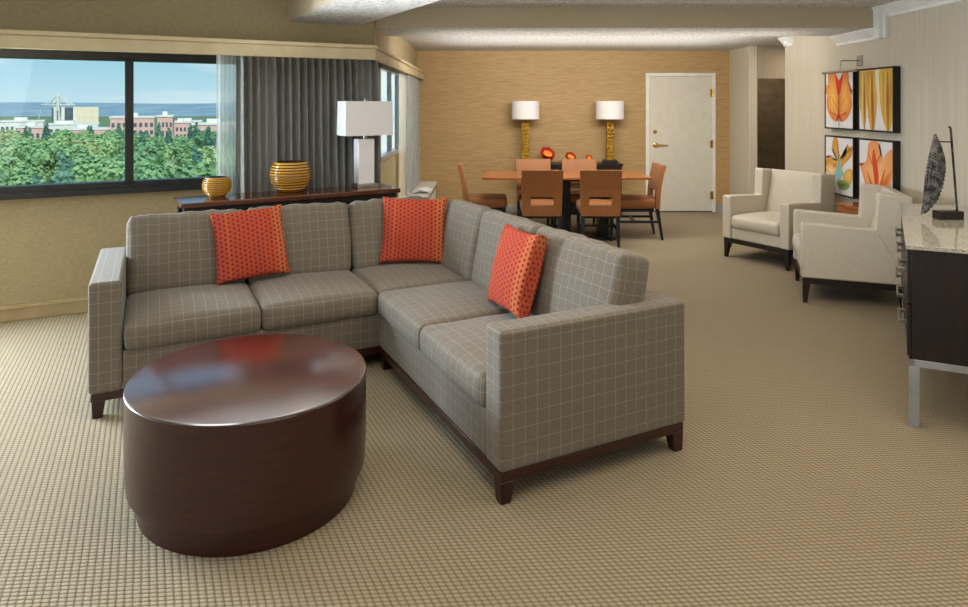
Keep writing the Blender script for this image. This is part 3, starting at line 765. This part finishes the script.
# ------------------------------------------------------------------ granite console
G0 = at_z(908.7, 244.5, .89); G1 = at_z(902, 203, .89); ge = Vector((.9, -.436, 0)); gd = (G1 - G0)
gdir = gd.normalized(); GL = gd.length
gc = thing('granite_console', 'dark wood console with speckled granite top and silver frame', 'console', (G0.x, G0.y, 0))
MG = Matrix(((gdir.x, ge.x, 0, 0), (gdir.y, ge.y, 0, 0), (0, 0, 1, 0), (0, 0, 0, 1)))   # x along the front, y into the depth
GD = .52
m = MB(); m.box(-.012, GL + .012, -.012, GD, .868, .89, mx=MG); m.build('granite_top', m_granite, gc, bevel=.002)
m = MB(); m.box(0, GL, .012, GD - .01, .33, .868, mx=MG); m.build('cabinet_body', m_espresso, gc, bevel=.002)
m = MB(); m.box(0, GL, 0, .03, .295, .33, mx=MG); m.box(0, GL, GD - .04, GD - .01, .295, .33, mx=MG); m.box(0, .035, 0, GD - .01, .295, .33, mx=MG); m.box(GL - .035, GL, 0, GD - .01, .295, .33, mx=MG); m.build('metal_frame', m_silver, gc, bevel=.002)
for x in (0, GL - .045):
    for y in (0, GD - .055):
        m = MB(); m.box(x, x + .045, y, y + .045, 0, .2949, mx=MG); m.build('leg', m_silver, gc, bevel=.002)
for col in range(3):
    a = .012 + col * (GL - .02) / 3; b = a + (GL - .02) / 3 - .01
    for row in range(2):
        z0_, z1_ = (.34, .59) if row == 0 else (.6, .86)
        m = MB(); m.box(a, b, -.006, .012, z0_, z1_, mx=MG); d = m.build('drawer', m_espresso, gc, bevel=.0015)
        for zz in ((z0_ + z1_) / 2,):
            m = MB(); m.box(a + .14, b - .14, -.042, -.032, zz - .012, zz + .012, mx=MG); m.box(a + .15, a + .165, -.034, -.005, zz - .01, zz + .01, mx=MG); m.box(b - .165, b - .15, -.034, -.005, zz - .01, zz + .01, mx=MG); m.build('handle', m_steel, d, bevel=.002)

# sculpture on the console
sp = at_z(948, 219, .89)
sc = thing('wing_sculpture', 'black feathered wing sculpture hanging from a pole on a dark block', 'sculpture', sp, 0)
m = MB(); m.box(-.072, .072, -.035, .035, 0, .05); m.build('base', m_espresso, sc, bevel=.002)
k_ = sp.y / F
def S2(px, py): return ((px - 948) * k_, 0.0, (219 - py) * k_)
m = MB(); m.tube([(.055, 0, .05), S2(950.8, 131), S2(950.4, 127.5), S2(948.6, 126.8)], .0065, 8); m.tube([S2(938.5, 141.6), S2(951.2, 142)], .0045, 6); m.build('pole', m_dark_iron, sc, smooth=40)
Lft = [(934, 135), (931.5, 147), (928.5, 160), (926, 175), (925, 186), (923.5, 197), (921.6, 215)]
Rgt = [(934.2, 135), (941, 147), (945.5, 158), (946.5, 168), (944, 185), (938, 201), (922, 215)]
m = MB(); rows, cols = 24, 8
def edge(E_, k):
    k *= len(E_) - 1; i = min(int(k), len(E_) - 2); f = k - i
    return (E_[i][0] * (1 - f) + E_[i + 1][0] * f, E_[i][1] * (1 - f) + E_[i + 1][1] * f)
bs = []; 
for i in range(rows + 1):
    a, b = edge(Lft, i / rows), edge(Rgt, i / rows)
    for j in range(cols + 1):
        f = j / cols; p = S2(a[0] * (1 - f) + b[0] * f, a[1] * (1 - f) + b[1] * f); bs.append((p[0], -.025 * sin(pi * f) * sin(pi * i / rows) + .006, p[2]))
m.add(bs, [(i * (cols + 1) + j, i * (cols + 1) + j + 1, (i + 1) * (cols + 1) + j + 1, (i + 1) * (cols + 1) + j) for i in range(rows) for j in range(cols)])
for i in range(rows):
    for j in range(cols - 1):
        kk = (i + (.5 if j % 2 else 0) + .3) / rows
        if kk > .97: continue
        a, b = edge(Lft, kk), edge(Rgt, kk); f = j / cols
        p = S2(a[0] * (1 - f) + b[0] * f, a[1] * (1 - f) + b[1] * f); y = -.025 * sin(pi * f) * sin(pi * kk) - .004
        L = .04; wd = .010 + .005 * sin(pi * kk); c_ = Vector((p[0], y, p[2])); dirv = Vector((-.55, -.0, -.83)); sd = Vector((.83, 0, -.55))
        pts = [c_ - dirv * L * .4, c_ + sd * wd + Vector((0, -.004, 0)), c_ + dirv * L * .6 + Vector((0, -.009, 0)), c_ - sd * wd + Vector((0, -.004, 0)), c_ + Vector((0, -.014, 0))]
        m.add(pts, [(0, 1, 4), (1, 2, 4), (2, 3, 4), (3, 0, 4)])
m.build('feathered_wing', m_dark_iron, sc)

# ------------------------------------------------------------------ leaf paintings
XP = XR - .066
def canvas(label, y_far, y_near, z0, z1, layers):
    t = thing('framed_painting', label, 'painting', (XR, (y_far + y_near) / 2, (z0 + z1) / 2), 0, None)
    hw, hh = (y_far - y_near) / 2, (z1 - z0) / 2
    m = MB(); fr = .012
    m.box(-.066, -.001, -hw, hw, -hh, -hh + fr); m.box(-.066, -.001, -hw, hw, hh - fr, hh); m.box(-.066, -.001, -hw, -hw + fr, -hh + fr, hh - fr); m.box(-.066, -.001, hw - fr, hw, -hh + fr, hh - fr); m.box(-.03, -.001, -hw + fr, hw - fr, -hh + fr, hh - fr)
    m.build('frame', m_frame, t, bevel=.0015)
    iw, ih = hw - fr - .004, hh - fr - .004
    m = MB()
    def Q(u, v, k): return (-.060 - .0006 * k, iw - 2 * iw * u, -ih + 2 * ih * v)
    white = lin((226, 224, 226))
    m.box(-.06, -.03, -iw, iw, -ih, ih); m.col = [[white] * len(f) for f in m.f]
    for k, (pts, cen, ce, cc) in enumerate(layers, 1):
        pts = [(min(1, max(0, a)), min(1, max(0, b))) for a, b in pts]; n = len(pts)
        m.add([Q(a, b, k) for a, b in pts] + [Q(cen[0], cen[1], k)], [(i, (i + 1) % n, n) for i in range(n)], cols=[lin(ce)] * n + [lin(cc)])
    m.build('canvas', m_paint, t)
def sm(pts, n=6):                       # closed smooth curve through points
    out = []; N = len(pts)
    for i in range(N):
        p0, p1, p2, p3 = (pts[(i + d) % N] for d in (-1, 0, 1, 2))
        for j in range(n):
            t = j / n
            out.append(tuple(.5 * (2 * p1[a] + (p2[a] - p0[a]) * t + (2 * p0[a] - 5 * p1[a] + 4 * p2[a] - p3[a]) * t * t + (3 * p1[a] - p0[a] - 3 * p2[a] + p3[a]) * t ** 3) for a in (0, 1)))
    return out
def blade(x0, y0, x1, y1, w, c1, c2, k=8):   # slender tapering stroke
    d = Vector((x1 - x0, y1 - y0)); nn = Vector((-d.y, d.x)).normalized(); L = []; R = []
    for i in range(k + 1):
        t = i / k; p = Vector((x0, y0)) + d * t; ww = w * sin(pi * (.08 + .92 * t)) ** .7 if t < 1 else 0
        L.append(tuple(p + nn * ww)); R.append(tuple(p - nn * ww))
    return (L + R[::-1], ((x0 + x1) / 2, (y0 + y1) / 2), c1, c2)
OR, YE_, RD, DK = (214, 112, 44), (240, 172, 74), (188, 26, 18), (70, 30, 20)
artA = [
    (sm([(.5, .17), (.36, .12), (.2, .18), (.08, .3), (.03, .45), (.06, .6), (.0, .64), (.03, .78), (.10, .80), (.10, 1.0), (.36, 1.0), (.44, .84), (.5, .6)], 4), (.28, .55), (222, 132, 52), (250, 196, 104)),
    (sm([(.5, .17), (.64, .12), (.8, .18), (.92, .3), (.97, .45), (.94, .58), (1.0, .68), (.86, .72), (.84, 1.0), (.66, 1.0), (.57, .84), (.5, .6)], 4), (.72, .5), (216, 122, 48), (246, 188, 96)),
    (sm([(.50, .58), (.40, .80), (.36, 1.0), (.46, .9), (.50, .86), (.56, .9), (.66, 1.0), (.60, .78)]), (.5, .75), (206, 30, 18), (226, 60, 28)),
    (sm([(.50, .20), (.38, .10), (.46, .22), (.50, .34), (.54, .22), (.66, .10)]), (.5, .2), (196, 26, 18), (226, 60, 30)),
    blade(.5, .2, .5, .85, .012, (170, 40, 20), (200, 70, 30)), blade(.49, .3, .2, .6, .01, (204, 120, 40), (226, 140, 60)), blade(.51, .3, .8, .6, .01, (204, 110, 40), (220, 130, 60)),
    blade(.47, .2, .16, .3, .012, (196, 60, 24), (214, 90, 40)), blade(.53, .2, .84, .3, .012, (196, 60, 24), (214, 90, 40)),
    blade(.5, .2, .53, .0, .008, DK, DK), blade(.86, .82, .98, .6, .014, (120, 30, 20), (190, 40, 30))]
artB = [
    (sm([(.0, 1.0), (.02, .5), (.10, .1), (.17, .05), (.24, .4), (.26, 1.0)]), (.12, .6), (222, 186, 92), (236, 204, 116)),
    (sm([(.22, 1.0), (.24, .5), (.34, .04), (.46, .0), (.54, .4), (.56, 1.0)]), (.4, .6), (206, 160, 64), (232, 196, 100)),
    (sm([(.50, 1.0), (.54, .6), (.62, .3), (.66, .6), (.66, 1.0)]), (.6, .8), (224, 216, 176), (236, 228, 196)),
    (sm([(.64, 1.0), (.66, .4), (.80, .06), (.92, .0), (1.0, .3), (1.0, 1.0)]), (.84, .6), (214, 170, 66), (234, 196, 98)),
    blade(.17, .0, .16, 1.0, .035, (196, 140, 44), (150, 84, 26)), blade(.43, .0, .40, 1.0, .045, (190, 120, 36), (150, 80, 24)), blade(.88, .0, .86, 1.0, .05, (190, 130, 44), (152, 84, 26)),
    blade(.30, .2, .28, 1.0, .018, (214, 170, 74), (190, 140, 52)), blade(.05, .3, .05, 1.0, .016, (206, 170, 80), (196, 150, 60)), blade(.75, .2, .74, 1.0, .016, (206, 170, 76), (190, 140, 52)), blade(.96, .3, .95, 1.0, .014, (206, 160, 66), (180, 120, 42))]
artC = [
    (sm([(.52, .30), (.40, .44), (.20, .46), (.02, .36), (.0, .56), (.16, .66), (.34, .58), (.42, .66), (.26, .80), (.30, .99), (.44, .98), (.50, .76), (.60, .66), (.76, .74), (.80, .9), (.92, .82), (.98, .88), (.96, .72), (.80, .60), (.64, .50)]), (.5, .58), (206, 140, 52), (230, 186, 96)),
    (sm([(.0, .44), (.16, .30), (.36, .30), (.44, .40), (.2, .5)]), (.2, .4), (232, 178, 104), (240, 214, 170)),
    (sm([(.64, .3), (.9, .2), (1.0, .44), (.8, .46)]), (.85, .36), (214, 160, 62), (236, 196, 110)),
    (sm([(.50, .70), (.44, .48), (.30, .30), (.46, .30), (.54, .10), (.60, .30), (.72, .34), (.60, .48)]), (.52, .38), (150, 190, 176), (120, 196, 190)),
    (sm([(.44, .2), (.58, .26), (.84, .24), (.9, .16), (.7, .08), (.52, .1)]), (.66, .17), (150, 160, 90), (60, 100, 34)),
    blade(.46, .98, .52, .4, .014, (150, 90, 30), (190, 140, 60)), blade(.24, .80, .44, .60, .02, DK, (60, 30, 20)), blade(.02, .62, .2, .66, .016, DK, (90, 50, 24)), blade(.76, .74, .62, .58, .012, DK, (110, 60, 30)),
    blade(.55, .2, .57, .0, .012, (96, 90, 40), (120, 110, 50))]
artD = [
    (sm([(.55, .02), (.36, .12), (.2, .26), (.08, .46), (.0, .60), (.12, .62), (.22, .66), (.26, .82), (.30, .96), (.46, 1.0), (.60, .97), (.66, .86), (.70, .72), (.80, .80), (.92, .88), (1., .86), (1., .6), (.95, .36), (.86, .2), (.7, .1)], 4), (.5, .5), (232, 150, 88), (248, 196, 136)),
    (sm([(.55, .04), (.46, .4), (.40, .72), (.46, .88), (.54, .70), (.60, .4)]), (.5, .5), (224, 96, 44), (206, 44, 26)),
    (sm([(.55, .04), (.66, .3), (.86, .5), (.96, .5), (.8, .26)]), (.75, .3), (226, 140, 66), (214, 80, 40)),
    blade(.54, .06, .24, .5, .022, (214, 84, 40), (196, 44, 26)), blade(.56, .1, .8, .6, .02, (220, 110, 50), (204, 64, 34)), blade(.5, .5, .28, .82, .014, (226, 120, 56), (204, 80, 40)), blade(.52, .6, .68, .84, .014, (226, 120, 56), (204, 80, 40)),
    blade(.02, .58, .16, .6, .012, DK, DK), blade(.62, .96, .7, .74, .02, DK, DK), (sm([(.72, .14), (.80, .28), (.90, .30), (.94, .16), (.80, .06)]), (.84, .2), (44, 26, 30), (70, 30, 34)),
    (sm([(.66, .10), (.70, .2), (.78, .22), (.76, .1)]), (.72, .15), (190, 30, 50), (210, 50, 60))]
yA1 = XP * F / (824.5 - CX); yA0 = XP * F / (853.3 - CX); yB1 = XP * F / (857.9 - CX); yB0 = XP * F / (893.2 - CX)
canvas('framed painting of a yellow-orange leaf with red heart, upper row under picture light', yA1, yA0, 1.33, 1.912, artA)
canvas('framed painting of vertical yellow petals, upper row', yB1, yB0, 1.33, 1.912, artB)
canvas('framed painting of a golden oak leaf with teal centre, lower row', yA1, yA0, .672, 1.262, artC)
canvas('framed painting of an orange-red maple leaf, lower row', yB1, yB0, .672, 1.262, artD)
yl = XR * F / (860 - CX)
pl = thing('picture_light', 'brushed steel picture light mounted above the orange leaf painting', 'picture light', (XR, yl, 2.0))
m = MB(); m.box(-.012, 0, -.045, .045, -.05, .05); m.build('wall_plate', m_steel, pl, bevel=.002)
m = MB(); m.tube([(-.01, 0, .0), (-.165, 0, .0), (-.185, 0, -.006), (-.19, 0, -.03), (-.19, 0, -.095)], .006, 8); m.build('arm', m_steel, pl, smooth=40)
m = MB(); m.tube([(-.19, -.28, -.107), (-.19, .32, -.107)], .013, 12); m.build('lamp_tube', m_steel, pl, smooth=40)
# alarm on the wall near the hall
p = Vector((XR, XR * F / (788.5 - CX), H - (43 - HY) / F * (XR * F / (788.5 - CX))))
sm_ = thing('wall_sensor', 'small white round sensor high on the pale wall by the hall', 'sensor', p)
m = MB(); m.lathe([(.045, 0), (.045, .012), (.038, .02)], 20, mx=ry(-90)); m.build('back_plate', m_trim, sm_, smooth=40)
m = MB(); m.lathe([(.03, .02), (.03, .045), (.02, .055)], 20, mx=ry(-90)); m.build('cover', m_lampwhite, sm_, smooth=40)

# white magazines on the ledge under the second window
for k, (yy, rot, hh) in enumerate(((8.45, .3, .05), (8.75, -.4, .03))):
    t = MB(); a = .13
    t.add([(-a, -.1, 0), (0, -.1, hh), (a, -.1, 0), (-a, .1, 0), (0, .1, hh), (a, .1, 0), (0, -.1, hh - .01), (0, .1, hh - .01)], [(0, 1, 4, 3), (1, 2, 5, 4), (3, 7, 6, 0), (7, 5, 2, 6)])
    o = t.build('open_magazine', m_paper, None, loc=(-.82, yy, .457), rotz=rot)
    tag(o, ['white open magazine tented on the ledge behind the sofa', 'flatter white magazine on the ledge, closest to the gold wall'][k], 'magazine')

# ------------------------------------------------------------------ the city outside
ZG = -24.0
m_grass = simple('park_ground', (84, 116, 66), (120, 146, 92), .9, ns=.05)
m_hill = simple('distant_hill', (122, 150, 168), (150, 172, 180), .95, ns=.012, detail=6)  # distance haze mixed into the hill colour
m_leaf = [mat_leaf('broadleaf_foliage', (94, 142, 100), (142, 182, 124), (188, 208, 144)), mat_leaf('conifer_foliage', (72, 118, 104), (98, 146, 124), (134, 172, 144)), mat_leaf('yellow_green_foliage', (140, 160, 104), (180, 194, 130), (206, 208, 150))]  # foliage colours paled to carry the outdoor haze
m_brickp = simple('pink_brick', (210, 170, 160), (222, 186, 176), .85, ns=.6)
m_cityw = simple('pale_concrete', (216, 214, 208), (230, 228, 222), .8, ns=.4)
m_cityb = simple('cream_facade', (222, 206, 180), (232, 218, 196), .8, ns=.3)
m_cityd = simple('dark_window_band', (74, 86, 98), (92, 102, 112), .3, ns=.5)
m_bark = simple('bark', (84, 66, 52), (104, 84, 66), .9)
m = MB(); m.add([(-1600, 12, ZG), (900, 12, ZG), (900, 2600, ZG), (-3600, 2600, ZG)], [(0, 1, 2, 3)]); struct(m.build('ground', m_grass))
m = MB(); vs = []; n = 90
for i in range(n + 1):
    x = -3300 + i * 48; h = 2.2 + (9.5 * (.6 + .4 * noise.noise(Vector((i * .11, 3, 0)))) + 1.6 * noise.noise(Vector((i * .9, 1, 0)))) * (1 - .25 * abs(i - 40) / 50)
    vs += [(x, 1500, ZG), (x, 1700, -6), (x, 1900, h), (x, 2500, ZG)]
m.add(vs, [(i * 4 + j, i * 4 + 4 + j, i * 4 + 5 + j, i * 4 + 1 + j) for i in range(n) for j in range(3)])
struct(m.build('hill', m_hill, smooth=60))

def foliage(kind, seed):
    rnd = random.Random(seed); m = MB(); Hh = 1.0
    blobs = []
    if kind == 0:
        for i in range(9):
            a = rnd.uniform(0, 2 * pi); r = rnd.uniform(1.0, 2.6) if i else 0; blobs.append((Vector((r * cos(a), r * sin(a), rnd.uniform(-2.2, 1.4) if i else .8)), rnd.uniform(1.6, 2.4)))
        zt = max(b[0].z + b[1] for b in blobs); zo = -zt
    else:
        for i in range(11):
            k = i / 10; blobs.append((Vector((rnd.uniform(-.25, .25), rnd.uniform(-.25, .25), -.4 - 9 * k)), .35 + 2.1 * k)); zo = 0
    for c, r in blobs:
        vs = []; nn, mm = 10, 7
        for i in range(mm + 1):
            for j in range(nn):
                th = pi * i / mm; ph = 2 * pi * j / nn; d = Vector((sin(th) * cos(ph), sin(th) * sin(ph), cos(th)))
                vs.append(c + d * r * (.72 + .2 * noise.noise(d * 2 + c)) + Vector((0, 0, zo)))
        m.add(vs, [(i * nn + j, i * nn + (j + 1) % nn, (i + 1) * nn + (j + 1) % nn, (i + 1) * nn + j) for i in range(mm) for j in range(nn)])
        for _ in range(int(85 * r * (1 if kind == 0 else .9))):
            d = Vector((rnd.gauss(0, 1), rnd.gauss(0, 1), rnd.gauss(0, 1) + .3)).normalized(); p = c + d * r * rnd.uniform(.72, 1.08) + Vector((0, 0, zo))
            a = Vector((rnd.gauss(0, 1), rnd.gauss(0, 1), rnd.gauss(0, .6))).normalized(); b = a.cross(d).normalized() if kind == 0 else d; s_ = rnd.uniform(.18, .42)
            m.add([p - a * s_, p + b * s_ * .8, p + a * s_, p - b * s_ * .8 + d * .05], [(0, 1, 2, 3)])
    n0 = len(m.f); m.tube([(0, 0, -20), (0, 0, zo - 1 if kind == 0 else -8)], [.4, .25], 6, 1)
    return m
protos = {}
spec = [('bushy_tree', 0, 0), ('bushy_tree', 0, 0), ('bushy_tree', 0, 0), ('conifer_tree', 1, 1), ('conifer_tree', 1, 1), ('bushy_tree', 0, 2)]
lab = {0: ('bushy green broadleaf tree in the park outside the wide window', 'green park trees'), 1: ('pointed blue-green conifer in the park outside the wide window', 'park conifers'), 2: ('pale yellow-green tree in the park outside the wide window', 'yellow-green park trees')}
rnd = random.Random(11); ti = 0
meshes = []
for k, (nm, kd_, mi_) in enumerate(spec):
    o = foliage(kd_, 40 + k).build(nm, [m_leaf[mi_], m_bark], None); meshes.append(o)
used = [False] * len(spec)
Y = 46.0; row = 0
while Y < 250 and ti < 230:
    lo, hi = -.95 * Y, -.27 * Y; step = 8.3 + Y * .004; x = lo + rnd.uniform(0, step)
    while x < hi:
        py = {0: 178, 1: 166, 2: 157, 3: 149, 4: 144, 5: 140, 6: 137, 7: 136, 8: 135, 9: 134}.get(row, 133)
        zt = H - (py - HY) / F * Y + rnd.uniform(-1.3, 1.0) * (1 + Y * .002)
        k = rnd.choices(range(6), [4, 4, 4, 2.4, 2.4, 1.6])[0]; sc_ = rnd.uniform(.74, .9); zt += (2.2 if k in (3, 4) and row > 4 else 0)
        if used[k]: o = meshes[k].copy(); C.objects.link(o)
        else: o = meshes[k]; used[k] = True
        o.location = (x, Y + rnd.uniform(-.8, .8), zt); o.rotation_euler.z = rnd.uniform(0, 6.28); o.scale = (sc_, sc_, sc_ * rnd.uniform(.9, 1.1))
        l_, g_ = lab[spec[k][2]]; tag(o, l_, 'tree', g_); ti += 1
        x += step * rnd.uniform(.95, 1.2)
    Y += 8.4 + row * .8; row += 1
for u_, o in zip(used, meshes):
    if not u_: bpy.data.objects.remove(o)

def building(label, px0, px1, py0, py1, Y, wall, depth=14, win=None, roof=True, group=None):
    a, b = at_y(px0, py0, Y), at_y(px1, py1, Y); w = b.x - a.x; h = a.z - ZG
    t = thing('city_building', label, 'building', ((a.x + b.x) / 2, Y, ZG), math.atan2(-(a.x + b.x) / 2, Y) * .9, group)
    m = MB(); m.box(-w / 2, w / 2, 0, depth, 0, h); m.build('wall', wall, t)
    if roof:
        m = MB(); m.box(-w / 2 - .4, w / 2 + .4, -.4, depth + .4, h, h + .7); m.box(-w * .2, w * .1, depth * .3, depth * .7, h + .7, h + 2.2); m.build('roof', m_cityw, t)
    if win:
        nx, nz = win; fw = w / nx
        for i in range(nx):
            for j in range(nz):
                zt = h - 2.2 - j * 3.4
                m = MB(); m.box(-w / 2 + fw * (i + .22), -w / 2 + fw * (i + .78), -.12, .05, zt - 1.9, zt); m.build('window', m_cityd, t)
    return t
building('pink brick office block with rows of dark windows behind the mullion', 113, 152, 118, 140, 300, m_brickp, 24, (8, 3))
building('taller pink brick tower with dark windows beyond the mullion', 158, 172, 117, 150, 270, m_brickp, 18, (4, 5))
building('long low pink brick building near the sheer curtain', 172, 190, 123, 140, 330, m_brickp, 20, (5, 2))
building('pink apartment building partly behind the sheer curtain', 194, 236, 125, 145, 250, m_brickp, 18, (7, 3))
building('low white office building beside the tall striped block, beyond the small pink one', 4, 40, 122, 140, 330, m_cityw, 20, (9, 2))
building('low pink brick building in front of the tall cream block', 66, 106, 130, 146, 290, m_brickp, 20, (8, 2))
building('small low pink building just beyond the park, before the low white offices', 20, 44, 128, 146, 270, m_brickp, 16, (5, 2))
building('wide white hall at the foot of the tall pavilion block', 40, 94, 125, 135, 380, m_cityw, 26, (10, 1))
building('low plain white warehouse without windows on the far city edge', 176, 200, 122, 130, 420, m_cityw, 30, None)
# the tall block and the cable-net mast
Yp = 520
a, b = at_y(44, 107, Yp), at_y(85, 125, Yp); w = b.x - a.x
t = thing('city_building', 'tall cream and dark striped block standing behind the white mast', 'building', ((a.x + b.x) / 2, Yp + 14, ZG), math.atan2(-(a.x + b.x) / 2, Yp)); h = a.z - ZG
m = MB(); m.box(-.02 * w, w / 2, 0, 22, 0, h); m.build('wall', m_cityb, t)
m = MB(); m.box(-w / 2, -.02 * w, 1, 22, 0, h - .6); m.build('tower_slab', m_cityd, t)
for q in (-.46, -.3, -.05):
    m = MB(); m.box(w * q, w * (q + .07), -.4, 1.2, 0, h); m.build('pilaster', m_cityw, t)
mast = thing('mast_tower', 'white lattice mast with fanned cables in front of striped block', 'tower', tuple(at_y(58, 125, Yp - 20).xy) + (ZG,))
top = at_y(58, 93, Yp - 20).z - ZG; k_ = (Yp - 20) / F
m = MB(); m.tube([(-4 * k_, 0, 0), (0, 0, top)], .55, 6); m.tube([(1.5 * k_, 0, 0), (0, 0, top)], .55, 6); m.tube([(-1.5 * k_, 6, 0), (0, 0, top)], .55, 6); m.build('mast', m_cityw, mast)
zr = top - 12 * k_
ring = [(16 * k_ * cos(q * pi / 12), 9 * k_ * sin(q * pi / 12), zr) for q in range(25)]
m = MB(); m.tube(ring, .4, 5); m.build('ring_beam', m_cityw, mast)
for q in range(12):
    p = ring[q * 2]; m = MB(); m.tube([(0, 0, top - .5), (p[0] * .45, p[1] * .45, top - 7.5 * k_), p], .22, 4); m.build('cable', m_cityw, mast)
for q in (0, 12):
    p = ring[q]; m = MB(); m.tube([p, (p[0] * 1.5, 0, 0)], .2, 4); m.build('cable', m_cityw, mast)
# pale high-rise wing seen through the narrow window
t = thing('city_building', 'pale facade with window bands seen through the narrow window', 'building', (-6.2, 34, ZG))
m = MB(); m.box(-3.6, 4.2, 0, 8, 0, 34); m.build('wall', m_cityw, t)
for j in range(10):
    m = MB(); m.box(-3.5, 4.1, -.06, .02, 6 + j * 2.7, 7.1 + j * 2.7); m.build('window_band', simple('hazy_glass_band', (206, 216, 226), (214, 222, 230), .5) if j == 0 else bpy.data.materials['hazy_glass_band'], t)

# ------------------------------------------------------------------ sky, sun, window light, added fill lamps
W = bpy.data.worlds.new('sky'); S.world = W; W.use_nodes = True; nt = W.node_tree; bg = nt.nodes['Background']
tcn = nt.nodes.new('ShaderNodeTexCoord'); sx = nt.nodes.new('ShaderNodeSeparateXYZ'); rp = nt.nodes.new('ShaderNodeValToRGB')
nt.links.new(tcn.outputs['Generated'], sx.inputs[0]); mr = nt.nodes.new('ShaderNodeMapRange'); mr.inputs[1].default_value = -.02; mr.inputs[2].default_value = .2
nt.links.new(sx.outputs[2], mr.inputs[0]); nt.links.new(mr.outputs[0], rp.inputs[0])
e = rp.color_ramp.elements; e[0].position = 0; e[0].color = lin((206, 230, 238)); e[1].position = 1; e[1].color = lin((110, 176, 214))
x = e.new(.2); x.color = lin((182, 219, 232)); x = e.new(.45); x.color = lin((146, 204, 224))
mp = nt.nodes.new('ShaderNodeMapping'); mp.inputs['Scale'].default_value = (2.5, 2.5, 26); nz = nt.nodes.new('ShaderNodeTexNoise'); nz.inputs['Scale'].default_value = 1.6; nz.inputs['Detail'].default_value = 5
nt.links.new(tcn.outputs['Generated'], mp.inputs[0]); nt.links.new(mp.outputs[0], nz.inputs['Vector'])
r2 = nt.nodes.new('ShaderNodeValToRGB'); r2.color_ramp.elements[0].position = .5; r2.color_ramp.elements[1].position = .78; nt.links.new(nz.outputs['Fac'], r2.inputs[0])
mx = nt.nodes.new('ShaderNodeMix'); mx.data_type = 'RGBA'; mx.inputs[7].default_value = lin((228, 238, 242)); nt.links.new(r2.outputs[0], mx.inputs[0]); nt.links.new(rp.outputs[0], mx.inputs[6])
nt.links.new(mx.outputs[2], bg.inputs[0]); bg.inputs[1].default_value = 1.0

def light(name, kind, loc, energy, col, dirv=None, **k):
    l = bpy.data.lights.new(name, kind); l.energy = energy; l.color = col
    for a, v in k.items(): setattr(l, a, v)
    o = bpy.data.objects.new(name, l); C.objects.link(o); o.location = loc
    if dirv is not None: o.rotation_euler = Vector(dirv).to_track_quat('-Z', 'Y').to_euler()
    return o
light('sun', 'SUN', (0, 0, 30), 3.2, (1, .95, .86), (-.45, .72, -.62), angle=.01)
p = wp(-4.1, .5, 1.45)
light('window_light', 'AREA', p, 450, (.74, .87, 1), (N2.x + .15, N2.y, .05), shape='RECTANGLE', size=2.2, size_y=1.1)
light('ceiling_fill', 'AREA', (.9, 2.6, ZC - .02), 88, (1, .89, .74), (0, 0, -1), shape='RECTANGLE', size=3.6, size_y=3.4)  # unseen fill added under the near ceiling to brighten the room
light('beam_back_fill', 'AREA', (1.2, YB1 + .03, 2.325), 48, (1, .96, .90), (0, 1, -.12), shape='RECTANGLE', size=3.0, size_y=.08)  # added lamp hidden behind the beam, lifts back wall and far ceiling
light('ceiling_fill', 'AREA', (1.2, 7.15, ZF - .012), 35, (1, .95, .86), (0, .1, -1), shape='RECTANGLE', size=2.6, size_y=.6)  # added fill, hidden from view by the beam, for the gold wall
light('rear_fill', 'AREA', (-1.5, -2.2, 1.5), 55, (.95, .97, 1), (.25, 1, -.05), shape='RECTANGLE', size=4.5, size_y=1.8)  # added fill behind the camera, no window is built there
light('far_up_fill', 'AREA', (1.3, 7.6, 1.95), 34, (1, .98, .95), (0, 0, 1), shape='RECTANGLE', size=3.6, size_y=2.5)  # unseen lamp facing up, added to brighten far ceiling and beam underside
light('near_up_fill', 'AREA', (-.6, 3.8, 1.85), 22, (.9, .96, 1), (0, 0, 1), shape='RECTANGLE', size=2.4, size_y=2.0)  # unseen lamp hung facing up, added for the near ceiling and beam
light('hall_fill', 'AREA', (4.4, 9.9, ZF - .02), 18, (1, .86, .66), (0, 0, -1), size=.6)  # added to lift the darkness past the hall opening
light('hall_fill', 'AREA', (4.5, 8.5, ZF - .02), 14, (1, .86, .66), (0, 0, -1), size=.5)  # added fill for the hall passage, no fixture built

# ------------------------------------------------------------------ camera
cd = bpy.data.cameras.new('camera'); cam = bpy.data.objects.new('camera', cd); C.objects.link(cam)
cam.location = (0, 0, H); cam.rotation_euler = (radians(90), 0, 0)
cd.sensor_width = 36; cd.sensor_fit = 'HORIZONTAL'; cd.lens = F / 968 * 36; cd.shift_y = -(303.5 - HY) / 968; cd.shift_x = 0
cd.clip_start = .05; cd.clip_end = 6000
S.camera = cam
S.view_settings.view_transform = 'Standard'; S.view_settings.look = 'None'; S.view_settings.exposure = .08; S.view_settings.gamma = 1
